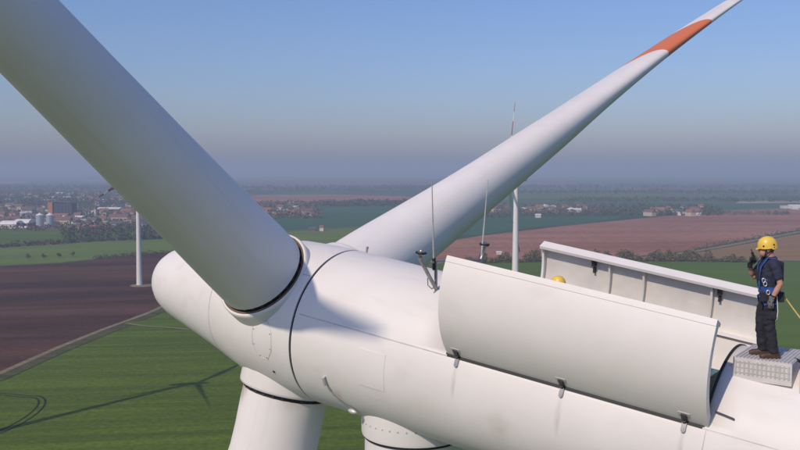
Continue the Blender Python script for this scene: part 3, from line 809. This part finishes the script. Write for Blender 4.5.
def wood(px_rect, count, h, leafmat, seed, name='woodland'):
    """far-off woods that read as one mass"""
    rnd = random.Random(seed); mb = MB()
    h *= .85
    for _ in range(int(count * 1.5)):
        u = rnd.uniform(px_rect[0], px_rect[2]); v = rnd.uniform(px_rect[1], px_rect[3])
        q = G(u, v); hh = h * rnd.uniform(.6, 1.3)
        leaves(mb, q + Vector((0, 0, hh * .5)), (hh * .55, hh * .55, hh * .5), 12, hh * .22, rnd)
    o = mb.build(name, leafmat, smooth=False); o['kind'] = 'stuff'
    o['label'] = 'far-off woods and town greenery fading into the haze'; o['category'] = 'woodland'
    return o
wood((-40, 191, 140, 206), 900, 13, M['leaf_dark'], 11)
wood((-40, 206, 150, 231), 620, 9, M['leaf_brown'], 12)
wood((60, 228, 170, 239), 200, 8, M['leaf_dark'], 13)
wood((-60, 186, 220, 190.5), 500, 16, M['leaf_dark'], 14)
wood((240, 203, 320, 219), 330, 11, M['leaf_brown'], 15)
wood((320, 203, 420, 206.5), 240, 12, M['leaf_dark'], 16)
wood((440, 206, 620, 215), 450, 10, M['leaf_brown'], 17)
wood((600, 207, 720, 216), 340, 10, M['leaf_dark'], 18)
wood((560, 200, 800, 202), 260, 12, M['leaf_dark'], 19)
wood((480, 192, 800, 194), 260, 16, M['leaf_dark'], 20)
wood((690, 213.5, 790, 215), 100, 7, M['leaf_brown'], 21)
wood((380, 187, 800, 188.5), 300, 18, M['leaf_dark'], 22)
wood((230, 187, 440, 191), 260, 16, M['leaf_dark'], 23)

# ------------------------------------------------------------------ town, villages
M['wall_w'] = mat('render_white', (.66, .62, .56), .9, .15, .5)
M['wall_c'] = mat('render_cream', (.55, .45, .34), .9, .15, .5)
M['roof_r'] = mat('roof_tile_red', (.30, .125, .085), .9, .3, .6)
M['roof_b'] = mat('roof_tile_brown', (.19, .105, .085), .9, .25, .6)
M['roof_g'] = mat('roof_slate', (.11, .11, .12), .8, .25, .6)
M['roof_w'] = mat('roof_white', (.80, .78, .75), .6, .1, .2)
M['brick'] = mat('brick_orange', (.46, .17, .09), .9, .2, .7)
M['slate_clad'] = mat('slate_cladding', (.045, .05, .075), .6, .25, .4)
M['silo'] = mat('silo_metal', (.42, .45, .50), .45, .12, .3, metal=.25, stretch=(1, 1, .05))
M['yellow_w'] = mat('yellow_render', (.60, .42, .22), .9, .15, .5)
M['glass'] = mat('dark_glazing', (.03, .035, .045), .2, .2, 1)

def house_mesh(w, d, h, rh, wall, roof):
    mb = MB(); mb.box((0, 0, h / 2), (w, d, h), mi=0)
    o = .4
    mb.add([(-w / 2 - o, -d / 2 - o, h), (w / 2 + o, -d / 2 - o, h), (w / 2 + o, 0, h + rh), (-w / 2 - o, 0, h + rh), (-w / 2 - o, d / 2 + o, h), (w / 2 + o, d / 2 + o, h)],
           [(0, 1, 2, 3), (3, 2, 5, 4), (0, 3, 4), (1, 5, 2), (0, 4, 5, 1)], 1)
    mb.box((w * .2, d * .12, h + rh * .9), (.9, .9, rh * .9), mi=1)
    for i in (-1, 0, 1):
        mb.box((i * w * .28, -d / 2 - .03, h * .55), (1.2, .06, 1.4), mi=2)
    return mb.mesh('house', [M[wall], M[roof], M['glass']], smooth=False)
HK = [('white', 'red', house_mesh(11, 9, 5.5, 4, 'wall_w', 'roof_r')), ('cream', 'red', house_mesh(14, 10, 6, 4.5, 'wall_c', 'roof_r')),
      ('white', 'brown', house_mesh(12, 9, 5.5, 4, 'wall_w', 'roof_b')), ('cream', 'brown', house_mesh(20, 11, 7, 4.5, 'wall_c', 'roof_b')),
      ('white', 'grey', house_mesh(13, 10, 6, 3, 'wall_w', 'roof_g')), ('white', 'white', house_mesh(22, 12, 5, 2, 'wall_w', 'roof_w'))]
def houses(rect, count, place, group, seed, weights=(4, 3, 3, 2, 2, 1)):
    rnd = random.Random(seed); done = []
    tries = 0
    while len(done) < count and tries < 6000:
        tries += 1
        u = rnd.uniform(rect[0], rect[2]); v = rect[1] + (rect[3] - rect[1]) * rnd.random() ** .7
        q = G(u, v)
        if any((q - z).length < 22 for z in done + TAKEN): continue
        done.append(q)
        wn_, rn_, me = rnd.choices(HK, weights)[0]
        o = link('house', me); o.location = q; o.rotation_euler = (0, 0, rnd.choice([0, 1.57]) + rnd.uniform(-.3, .6)); k = rnd.uniform(.85, 1.25); o.scale = (k, k, k)
        size = 'small ' if k < .95 else ('large ' if k > 1.13 else '')
        where = place
        if place == TOWN and LANDMARK:
            lm = min(LANDMARK, key=lambda z: (z[0] - q).length)
            where = 'near the ' + lm[1]
        tag(o, '%s%s house with %s roof %s' % (size, wn_, rn_, where), 'house', group)
TAKEN = []
LANDMARK = []
TOWN = 'in the town beyond the silos'

def hall(name, u0, u1, vb, depth, h, rh, wall, roof, label, cat='hall', arched=False, wins=0, rot=0.0):
    a, b = G(u0, vb), G(u1, vb); w = (b - a).length; c = (a + b) / 2 + Vector((0, depth / 2, 0)); TAKEN.append(c)
    r = empty(name, c, rot); tag(r, label, cat)
    mb = MB(); mb.box((0, 0, h / 2), (w, depth, h)); mb.build('wall', M[wall], r, smooth=False)
    mb = MB(); o = .5
    if arched:
        rings = []
        for k in range(11):
            t = math.pi * k / 10
            rings.append([Vector((-w / 2 - o, -math.cos(t) * (depth / 2 + o), h + .02 + rh * math.sin(t))), Vector((w / 2 + o, -math.cos(t) * (depth / 2 + o), h + .02 + rh * math.sin(t)))])
        n_ = len(rings); vs = [p for q in rings for p in q]
        mb.add(vs, [(2 * k, 2 * k + 1, 2 * k + 3, 2 * k + 2) for k in range(n_ - 1)] + [tuple(range(0, 2 * n_, 2)), tuple(range(1, 2 * n_, 2))[::-1]])
    else:
        mb.add([(-w / 2 - o, -depth / 2 - o, h + .02), (w / 2 + o, -depth / 2 - o, h + .02), (w / 2 + o, 0, h + rh), (-w / 2 - o, 0, h + rh), (-w / 2 - o, depth / 2 + o, h + .02), (w / 2 + o, depth / 2 + o, h + .02)],
               [(0, 1, 2, 3), (3, 2, 5, 4), (0, 3, 4), (1, 5, 2), (0, 4, 5, 1)])
    mb.build('roof', M[roof], r, smooth=False)
    for k in range(wins):
        mb = MB(); mb.box((-w / 2 + w * (k + .5) / wins, -depth / 2 - .04, h * .5), (w / wins * .55, .08, h * .35)); mb.build('window', M['glass'], r, smooth=False)
    return r
# two grain silos
for u0, u1 in ((34.6, 42.2), (45.0, 52.2)):
    a, b = G(u0, 228.6), G(u1, 228.6); rr = (b - a).length / 2; c = (a + b) / 2 + Vector((0, rr, 0)); TAKEN.append(c)
    r = empty('grain_silo', c); tag(r, 'tall grey metal grain silo beside its twin at the town edge', 'silo', 'pair of grain silos')
    MB().lathe([(0, rr), (19.5, rr)], 28).build('barrel', M['silo'], r)
    MB().lathe([(19.5, rr + .3), (19.7, rr + .3), (22.2, 1.0), (22.9, .9), (22.9, .1)], 28).build('roof', M['roof_w'], r)
# brick mill: orange end wall, dark long side
c = (G(48, 218.5) + G(72.5, 218.5)) / 2; W = (G(72.5, 218.5) - G(48, 218.5)).length; TAKEN.append(c)
r = empty('mill_building', c + Vector((0, 12, 0)), R_(-9)); tag(r, 'tall brick mill with orange end wall and dark blue long side', 'building')
mb = MB(); mb.box((-W / 2 + 3.4, 0, 14.5), (9, 20, 29)); mb.build('end_tower', M['brick'], r, smooth=False)
mb = MB(); mb.box((5.1, .6, 13.5), (W - 9.2, 18.5, 27)); mb.build('wall', M['slate_clad'], r, smooth=False)
mb = MB(); mb.box((0, 0, 29.4), (W + 1.6, 20.6, .7)); mb.build('roof', M['roof_g'], r, smooth=False)
for zz in (6, 11, 16, 21):
    for k in range(5):
        mb = MB(); mb.box((-2 + 6.2 * k, -8.72, zz), (2.2, .1, 2.2)); mb.build('window', M['glass'], r, smooth=False)
hall('storage_hall', 0, 16, 228.5, 24, 6, 5, 'wall_w', 'roof_w', 'long white hall with domed roof left of the silos', arched=True)
hall('storage_hall', 14, 28.5, 227.5, 26, 6, 6, 'roof_b', 'roof_w', 'brown sided hall with domed white roof beside the silos', arched=True)
hall('storage_hall', 17, 27, 229.8, 10, 3, 2, 'roof_b', 'roof_w', 'low white roofed shed in front of the domed halls', arched=True)
hall('factory_hall', 61, 82, 221.5, 20, 7, 2.5, 'wall_c', 'roof_w', 'wide factory hall with shallow white roof below the brick mill', wins=5)
hall('factory_hall', 53, 67, 218.8, 14, 6, 3.5, 'brick', 'roof_r', 'red brick annex at the foot of the mill', wins=4)
hall('row_building', 62.5, 79, 230, 10, 4.2, 2.0, 'yellow_w', 'roof_b', 'long low yellow building at the edge of the green field', wins=6)
hall('row_building', 80, 95, 229.6, 10, 4.2, 2.2, 'yellow_w', 'roof_r', 'low cream building with red roof next to the yellow one', wins=5)
hall('factory_hall', 97, 119, 213, 24, 8, 3, 'roof_b', 'roof_w', 'long hall with pale roof and pink brown walls up in the town', wins=5)
hall('factory_hall', 108, 127, 222, 22, 8, 5, 'wall_c', 'roof_b', 'big brown roofed block in front of the pale roofed hall', wins=5)
hall('factory_hall', 120, 135, 216, 20, 9, 5, 'brick', 'roof_r', 'tall red roofed block half hidden by the big blade', wins=4)
# chimney
q = G(95.5, 217); TAKEN.append(q)
r = empty('factory_chimney', q); tag(r, 'pale brick chimney with red cap beside the long hall', 'chimney')
MB().lathe([(0, 1.9), (15, 1.4), (15, 1.3)], 16).build('shaft', M['wall_w'], r); MB().lathe([(15, 1.7), (18, 1.7), (18, 1.2)], 16).build('cap', M['roof_r'], r)
LANDMARK += [(G(43, 227), 'two grain silos'), (G(60, 217), 'tall brick mill'), (G(10, 227), 'domed white halls'), (G(72, 220), 'white roofed factory hall'), (G(78, 230), 'low yellow building'),
             (G(96, 216), 'pale chimney'), (G(110, 212), 'long pale roofed hall'), (G(117, 221), 'big brown roofed block'), (G(128, 215), 'red roofed block at the blade'), (G(20, 212), 'wooded edge of town left of the mill'), (G(142, 226), 'slim turbine tower at the ploughed field')]
houses((-5, 205, 150, 229), 78, TOWN, 'houses of the town', 31, (2, 2, 4, 3, 3, 1))
houses((-5, 193, 130, 204), 60, 'on the hazy far slope of the town', 'houses on the far slope of the town', 32, (2, 1, 3, 2, 3, 2))
houses((246, 204, 312, 216), 26, 'in the hamlet between the two blades', 'houses of the hamlet', 33, (2, 3, 3, 2, 1, 2))
houses((455, 205, 590, 213), 26, 'in the village behind the slim turbine tower', 'houses of the village', 34, (2, 1, 2, 1, 2, 5))
houses((645, 207, 705, 216.5), 16, 'in the farmstead by the red field', 'houses of the farmstead', 35, (2, 2, 2, 2, 1, 3))
houses((780, 207, 830, 209.5), 5, 'at the edge of the pale field', 'houses by the pale field', 36, (1, 1, 1, 1, 1, 4))
hall('field_barn', 319.5, 323.5, 231.2, 10, 5, 3, 'wall_w', 'roof_r', 'small white barn with red roof beside the pale farm track', 'barn')
hall('field_barn', 308.5, 316, 231.4, 10, 3.5, 2.5, 'roof_b', 'roof_g', 'dark low barn beside the pale farm track', 'barn')
hall('field_barn', 496.8, 501.5, 254.6, 6, 2.2, .9, 'wall_w', 'roof_w', 'small white shed by the hedge behind the antenna', 'shed')
hall('field_barn', 536, 541, 217.8, 12, 5, 2, 'wall_w', 'roof_w', 'bright white barn at the edge of the teal field', 'barn')

# ------------------------------------------------------------------ people
M['skin'] = mat('skin', (.52, .27, .19), .55, .12, 12)
M['shirt'] = mat('navy_shirt', (.026, .030, .058), .9, .3, 14, bump=.5, bscale=14)
M['trousers'] = mat('dark_trousers', (.022, .022, .032), .9, .4, 10, bump=.6, bscale=12)
M['shoe'] = mat('brown_leather', (.075, .038, .024), .6, .3, 20)
M['glove_grey'] = mat('grey_glove', (.17, .155, .16), .85, .25, 20)
M['glove_black'] = mat('black_glove', (.012, .012, .014), .8, .3, 20)
M['helmet'] = mat('yellow_helmet', (.80, .52, .07), .32, .08, 5)
M['harness'] = mat('blue_webbing', (.03, .085, .30), .8, .25, 20)
M['vest'] = mat('black_webbing', (.02, .022, .032), .85, .3, 20)
M['hair'] = mat('dark_blond_hair', (.10, .06, .035), .8, .3, 30)
M['rope'] = mat('yellow_rope', (.62, .48, .12), .8, .25, 60)

def fuse(mb, voxel, name, m, parent, smooth=6, fold=0.0):
    """overlapping closed pieces become one continuous skin"""
    me = mb.mesh(name, m)
    t = bpy.data.objects.new('temporary', me); col.objects.link(t)
    rm = t.modifiers.new('r', 'REMESH'); rm.mode = 'VOXEL'; rm.voxel_size = voxel; rm.use_smooth_shade = True
    sm = t.modifiers.new('s', 'SMOOTH'); sm.factor = .5; sm.iterations = smooth
    dg = bpy.context.evaluated_depsgraph_get()
    out = bpy.data.meshes.new_from_object(t.evaluated_get(dg))
    bpy.data.objects.remove(t)
    if fold:
        for vtx in out.vertices:
            q = vtx.co
            d = mnoise.noise(Vector((q.x * 16, q.y * 16, q.z * 22))) * .6 + mnoise.noise(Vector((q.x * 7 + q.z * 9, q.y * 7, q.z * 14))) * .7
            vtx.co = q + vtx.normal * d * fold
    out.materials.clear(); out.materials.append(m); out.name = name
    return link(name, out, parent)

def arm(mb, sh, el, wr, r, n=4):
    mb.tube([sh, sh.lerp(el, .5), el, el.lerp(wr, .35), wr], r, 12)
def hand(mb, wr, dirv, side, curl=.4, grip=False):
    d = dirv.normalized(); s = (side - d * side.dot(d)).normalized(); nrm = d.cross(s)
    palm = wr + d * .05
    mb.tube([wr - d * .02, wr + d * .03, wr + d * .095], [(.030, .024), (.042, .020), (.040, .017)], 10)
    # reorient palm width along s by adding finger roots across s
    for k, ln in enumerate((.070, .080, .074, .058)):
        b = wr + d * .085 + s * (.030 - .020 * k)
        a1 = b + (d * math.cos(curl) + nrm * math.sin(curl)) * ln * .5
        a2 = a1 + (d * math.cos(curl * 2.4) + nrm * math.sin(curl * 2.4)) * ln * .5
        mb.tube([b - d * .03, b, a1, a2], [.0095, .0105, .0095, .008], 8)
    t0 = wr + d * .03 + s * .028
    mb.tube([t0 - d * .01, t0 + s * .02 + d * .025 + nrm * .015, t0 + s * .022 + d * .06 + nrm * .03], [.013, .012, .009], 8)

def build_person(name, loc, heading, label, full=True):
    root = empty(name, loc, math.atan2(heading[1], heading[0]))
    tag(root, label, 'person')
    V = Vector
    # ---- skin: head, neck, trunk core and bare arms as one body
    b = MB()
    hc = V((.055, 0, 1.585))
    tilt = Matrix.Rotation(R_(10), 3, 'Y')
    b.ball(hc + V((-.012, 0, .022)), (.098, .078, .105), 20, 14)                # cranium
    b.ball(hc + V((.035, 0, -.055)), (.066, .058, .072), 16, 12)                # jaw and face
    b.ball(hc + V((.066, 0, -.098)), (.026, .028, .022), 10, 8)                 # chin
    b.tube([hc + V((.085, 0, .018)), hc + V((.112, 0, -.022)), hc + V((.092, 0, -.038))], [.009, .016, .012], 8)   # nose
    b.ball(hc + V((.086, 0, -.066)), (.014, .026, .012), 10, 8)                 # lips
    b.ball(hc + V((.080, .0, .012)), (.018, .056, .012), 10, 8)                 # brow
    for s in (-1, 1):
        b.ball(hc + V((-.012, .079 * s, -.018)), (.022, .012, .032), 10, 8)     # ears
        b.ball(hc + V((.062, .030 * s, -.03)), (.02, .022, .02), 8, 6)          # cheeks
    b.tube([V((-.015, 0, 1.40)), V((.0, 0, 1.47)), V((.025, 0, 1.545))], [(.075, .07), (.060, .058), (.058, .056)], 14)
    b.tube([V((0, 0, .92)), V((.0, 0, 1.1)), V((.015, 0, 1.28)), V((-.01, 0, 1.42))], [.11, .11, .12, .06], 14)
    shL, elL, wrL = V((-.025, .195, 1.385)), V((-.085, .265, 1.10)), V((.025, .255, .875))
    shR, elR, wrR = V((.01, -.19, 1.39)), V((.185, -.265, 1.12)), V((.25, -.125, 1.335))
    for sh, el, wr in ((shL, elL, wrL), (shR, elR, wrR)):
        b.tube([V((0, 0, 1.36)), sh], [.06, .055], 10)
        arm(b, sh, el, wr, [.054, .050, .041, .042, .029])
    b.tube([V((0, .08, .95)), V((.0, .1, .5)), V((-.05, .11, .1))], [.07, .05, .04], 10)
    b.tube([V((0, -.08, .95)), V((.06, -.1, .5)), V((.05, -.1, .1))], [.07, .05, .04], 10)
    body = fuse(b, .010, 'body', M['skin'], root, 4)
    # ---- hair at the nape
    hb = MB(); hb.ball(hc + V((-.048, 0, -.012)), (.060, .078, .062), 14, 10)
    fuse(hb, .012, 'hair', M['hair'], root, 3)
    # ---- shirt
    t = MB()
    def ell(z, cx, rx, ry): return [V((cx + rx * math.cos(6.2832 * k / 24), ry * math.sin(6.2832 * k / 24), z)) for k in range(24)]
    t.rings([ell(.90, -.005, .130, .172), ell(1.0, .0, .128, .165), ell(1.12, .012, .132, .168), ell(1.25, .018, .138, .188), ell(1.34, .008, .130, .200), ell(1.41, -.008, .100, .165), ell(1.45, -.012, .078, .095), ell(1.475, -.008, .066, .070)])
    for sh, el in ((shL, elL), (shR, elR)):
        inn = V((.0, sh.y * .55, sh.z - .01))
        t.tube([inn, sh, sh.lerp(el, .45), sh.lerp(el, .80)], [.085, .080, .070, .068], 14)
    fuse(t, .012, 'shirt', M['shirt'], root, 4, .014)
    # ---- trousers
    t = MB()
    t.rings([ell(.84, -.01, .135, .175), ell(.92, -.008, .138, .178), ell(.985, -.003, .134, .170)])
    t.tube([V((-.01, .085, .90)), V((.005, .105, .70)), V((.015, .115, .50)), V((-.02, .12, .30)), V((-.055, .12, .075))], [(.105, .10), (.098, .092), (.082, .08), (.078, .076), (.075, .072)], 16)
    t.tube([V((-.005, -.085, .90)), V((.05, -.10, .70)), V((.085, -.105, .50)), V((.07, -.10, .30)), V((.045, -.10, .075))], [(.105, .10), (.098, .092), (.082, .08), (.078, .076), (.075, .072)], 16)
    for y, x, z in ((.185, .0, .66), (-.185, .06, .66)): t.box((x, y, z), (.13, .05, .16))
    fuse(t, .012, 'trousers', M['trousers'], root, 4, .017)
    # ---- shoes
    for ax, ay, rz in ((-.055, .12, .10), (.045, -.10, -.08)):
        s = MB(); m3 = Matrix.Rotation(rz, 3, 'Z'); o = V((ax, ay, 0))
        def P(x, z): return o + m3 @ V((x, 0, z))
        s.tube([P(-.085, .045), P(-.03, .05), P(.06, .045), P(.14, .038), P(.19, .03)], [(.040, .045), (.045, .05), (.047, .045), (.046, .036), (.030, .022)], 14)
        s.tube([P(-.02, .05), P(-.012, .15)], [.052, .055], 14)
        s.box(P(.05, .012), (.27, .085, .024), m3)
        fuse(s, .010, 'shoe', M['shoe'], root, 3)
    # ---- gloves with fingers
    g = MB(); hand(g, wrL, V((.03, -.02, -1)), V((.9, -.3, 0)), .35); g.tube([wrL + V((0, 0, .05)), wrL + V((0, 0, -.03))], [.036, .036], 12)
    fuse(g, .006, 'glove', M['glove_grey'], root, 2)
    g = MB(); hand(g, wrR, V((-.35, .35, .9)), V((-.5, .1, -.6)), .75); g.tube([wrR + V((0, -.0, -.05)), wrR + V((0, .0, .03))], [.036, .036], 12)
    fuse(g, .006, 'glove', M['glove_black'], root, 2)
    w = MB(); w.tube([wrL + V((-.022, .005, .062)), wrL + V((-.016, .004, .046))], [.041, .041], 16); w.build('wristband', M['black'], root)
    # ---- helmet
    hm = MB(); ho = hc + V((-.008, 0, .066)); rings = []
    for k in range(12):
        th = math.pi / 2 * k / 11
        fl = 1.0 + (.0 if k else .0)
        rings.append([ho + tilt @ V((.137 * math.cos(th) ** .85 * math.cos(6.2832 * j / 32) if k < 11 else .002 * math.cos(6.2832 * j / 32), (.112 * math.cos(th) ** .85 if k < 11 else .002) * math.sin(6.2832 * j / 32), -.028 + .142 * math.sin(th))) for j in range(32)])
    low = [ho + tilt @ V((.139 * math.cos(6.2832 * j / 32), .115 * math.sin(6.2832 * j / 32), -.052 - .022 * (math.cos(6.2832 * j / 32) < -.2) + .010 * math.cos(6.2832 * j / 16))) for j in range(32)]
    inn = [ho + tilt @ V((.128 * math.cos(6.2832 * j / 32), .104 * math.sin(6.2832 * j / 32), -.050 - .022 * (math.cos(6.2832 * j / 32) < -.2) + .010 * math.cos(6.2832 * j / 16))) for j in range(32)]
    top_in = [ho + tilt @ V((.128 * math.cos(6.2832 * j / 32), .104 * math.sin(6.2832 * j / 32), .0)) for j in range(32)]
    hm.rings([top_in, inn, low] + rings, cap=False)
    brim = [ho + tilt @ V((x, y, z)) for x, y, z in ((.125, -.07, -.035), (.160, -.045, -.048), (.166, 0, -.046), (.160, .045, -.048), (.125, .07, -.035))]
    brim2 = [q + V((0, 0, -.010)) for q in brim]
    hm.add(brim + brim2, [(0, 1, 2, 3, 4), (9, 8, 7, 6, 5)] + [(k, k + 1, k + 6, k + 5) for k in range(4)])
    he = hm.build('helmet', M['helmet'], root, angle=50)
    for x in (.072, -.070):
        for s in (-1, 1):
            hh = MB(); hh.ball(ho + tilt @ V((x, s * .098, -.012)), (.013, .010, .013), 10, 6); hh.build('clip', M['black'], he)
    for y in (-.098, -.05, .05, .098):
        pass
    hs_ = MB(); hs_.tube([ho + tilt @ V((.03, .105, -.04)), hc + V((.03, .082, -.06)), hc + V((.035, .062, -.105)), hc + V((.04, 0, -.128)), hc + V((.035, -.062, -.105)), hc + V((.03, -.082, -.06)), ho + tilt @ V((.03, -.105, -.04))], .007, 6)
    hs_.tube([ho + tilt @ V((-.075, .098, -.045)), hc + V((-.01, .086, -.062)), hc + V((.035, .064, -.10))], .007, 6)
    hs_.build('chin_strap', M['vest'], he)
    # ---- fall harness
    h = MB()
    for s in (-1, 1):
        h.tube([V((.145, .07 * s, 1.02)), V((.158, .085 * s, 1.20)), V((.142, .105 * s, 1.33)), V((.06, .11 * s, 1.455)), V((-.05, .10 * s, 1.45)), V((-.125, .06 * s, 1.34)), V((-.13, .0, 1.22))], [(.026, .010)] * 7, 8)
        h.tube([V((-.13, .02 * s, 1.2)), V((-.06, .165 * s, 1.14)), V((.08, .15 * s, 1.13)), V((.155, .04 * s, 1.16))], [(.010, .024)] * 4, 8)
        h.tube([V((-.135, .05 * s, .94)), V((-.05, .19 * s, .80)), V((.08 + .02 * (s < 0), .165 * s, .78)), V((.14, .05 * s, .90))], [(.010, .022)] * 4, 8)
    h.build('harness', M['harness'], root)
    bl = MB()
    bl.rings([[V((-.002 + .150 * math.cos(6.2832 * k / 28), .186 * math.sin(6.2832 * k / 28), z)) for k in range(28)] for z in (.945, .95, 1.035, 1.04)], cap=False)
    bl.build('belt', M['harness'], root)
    for nm, c_, s_, mt_ in (('pouch', (.10, .165, .90), (.12, .06, .14), 'vest'), ('pouch', (-.12, .14, .90), (.10, .06, .15), 'vest'), ('chest_pack', (.165, .03, 1.20), (.045, .15, .15), 'vest'), ('back_pad', (-.145, 0, 1.26), (.05, .20, .28), 'vest')):
        q = MB(); q.box(c_, s_); fuse(q, .008, nm, M[mt_], root, 5)
    for c_ in ((.12, .185, 1.14), (.10, .19, 1.09), (.06, .20, .97)):
        q = MB()
        pts = [V(c_) + V((.022 * math.cos(6.2832 * k / 12), .004, .032 * math.sin(6.2832 * k / 12))) for k in range(13)]
        q.tube(pts, .0055, 6); q.build('carabiner', M['alu'], root)
    q = MB(); q.tube([V((-.06, .205, .92)), V((-.075, .215, .70)), V((-.065, .21, .58))], .006, 6); q.build('lanyard', M['roof_w'], root)
    return root

person = build_person('person', (0, 0, 0), (-1, .2), 'worker in yellow helmet, dark navy clothes and blue harness standing on roof platform')
pm = Matrix.Translation(BASE) @ PM
PERSON = pm @ Vector((.0, .25, .010))
person.location = PERSON
# radio held to the mouth
rd = MB(); rd.box((0, 0, 0), (.032, .055, .12)); rd.tube([(0, .015, .05), (0, .015, .11)], .007, 8)
ro = rd.build('two_way_radio', M['black'], None, person.matrix_basis @ Matrix.Translation((.22, -.05, 1.465)) @ Matrix.Rotation(.35, 4, 'Y'))
tag(ro, 'small black two-way radio held up to the face of standing worker', 'radio')
# second worker inside, only the helmet shows above the cover
w2 = copy_tree(person)
w2['label'] = 'worker inside the open nacelle with only the yellow helmet showing'
w2.location = (FRAME @ Vector((-6.22, .02, .24)))
w2.rotation_euler = (0, 0, R_(150))
w2.scale = (1, 1, 1)
# safety ropes
def to_w(x, y, z): return person.matrix_basis @ Vector((x, y, z))
bx = to_w(-.15, .03, .97)
e = FRAME @ Vector((-11.2, .55, 1.52))
pts = []
for k in range(25):
    u = k / 24; q = bx.lerp(e, u); q.z -= .26 * math.sin(math.pi * u) * (1 - .35 * u); pts.append(q)
tag(MB().tube(pts, .011, 8).build('safety_rope', M['rope']), 'yellow safety rope sagging from the standing worker to the tail', 'rope')
e0 = to_w(.12, -.02, .93); e1 = FRAME @ Vector((-9.10, .72, 1.30))
e0 = PERSON + Vector((-.02, .12, .10)); e1 = FRAME @ (surf(S1 - .10, 62, .02))
pts = [e0 + (e1 - e0) * (k / 12) + Vector((0, 0, -.05 * math.sin(math.pi * k / 12))) for k in range(13)]
tag(MB().tube(pts, .007, 6).build('safety_rope', M['rope']), 'thin yellow rope from the shoes of the standing worker to the roof opening', 'rope')

# ------------------------------------------------------------------ haze
hz, t, b = new_mat('hazy_air')
t.nodes.remove(b)
pv = t.nodes.new('ShaderNodeVolumePrincipled')
pv.inputs['Color'].default_value = (.67, .79, .95, 1)
pv.inputs['Density'].default_value = 2.6e-4
pv.inputs['Anisotropy'].default_value = 0.0
t.links.new(pv.outputs[0], t.nodes['Material Output'].inputs['Volume'])
hb = MB(); hb.box((0, 0, 84), (2 * EXT + 400, 2 * EXT + 400, 170))
ho = hb.build('haze', hz, smooth=False); ho['kind'] = 'stuff'; ho['label'] = 'pale blue summer haze over the plain'
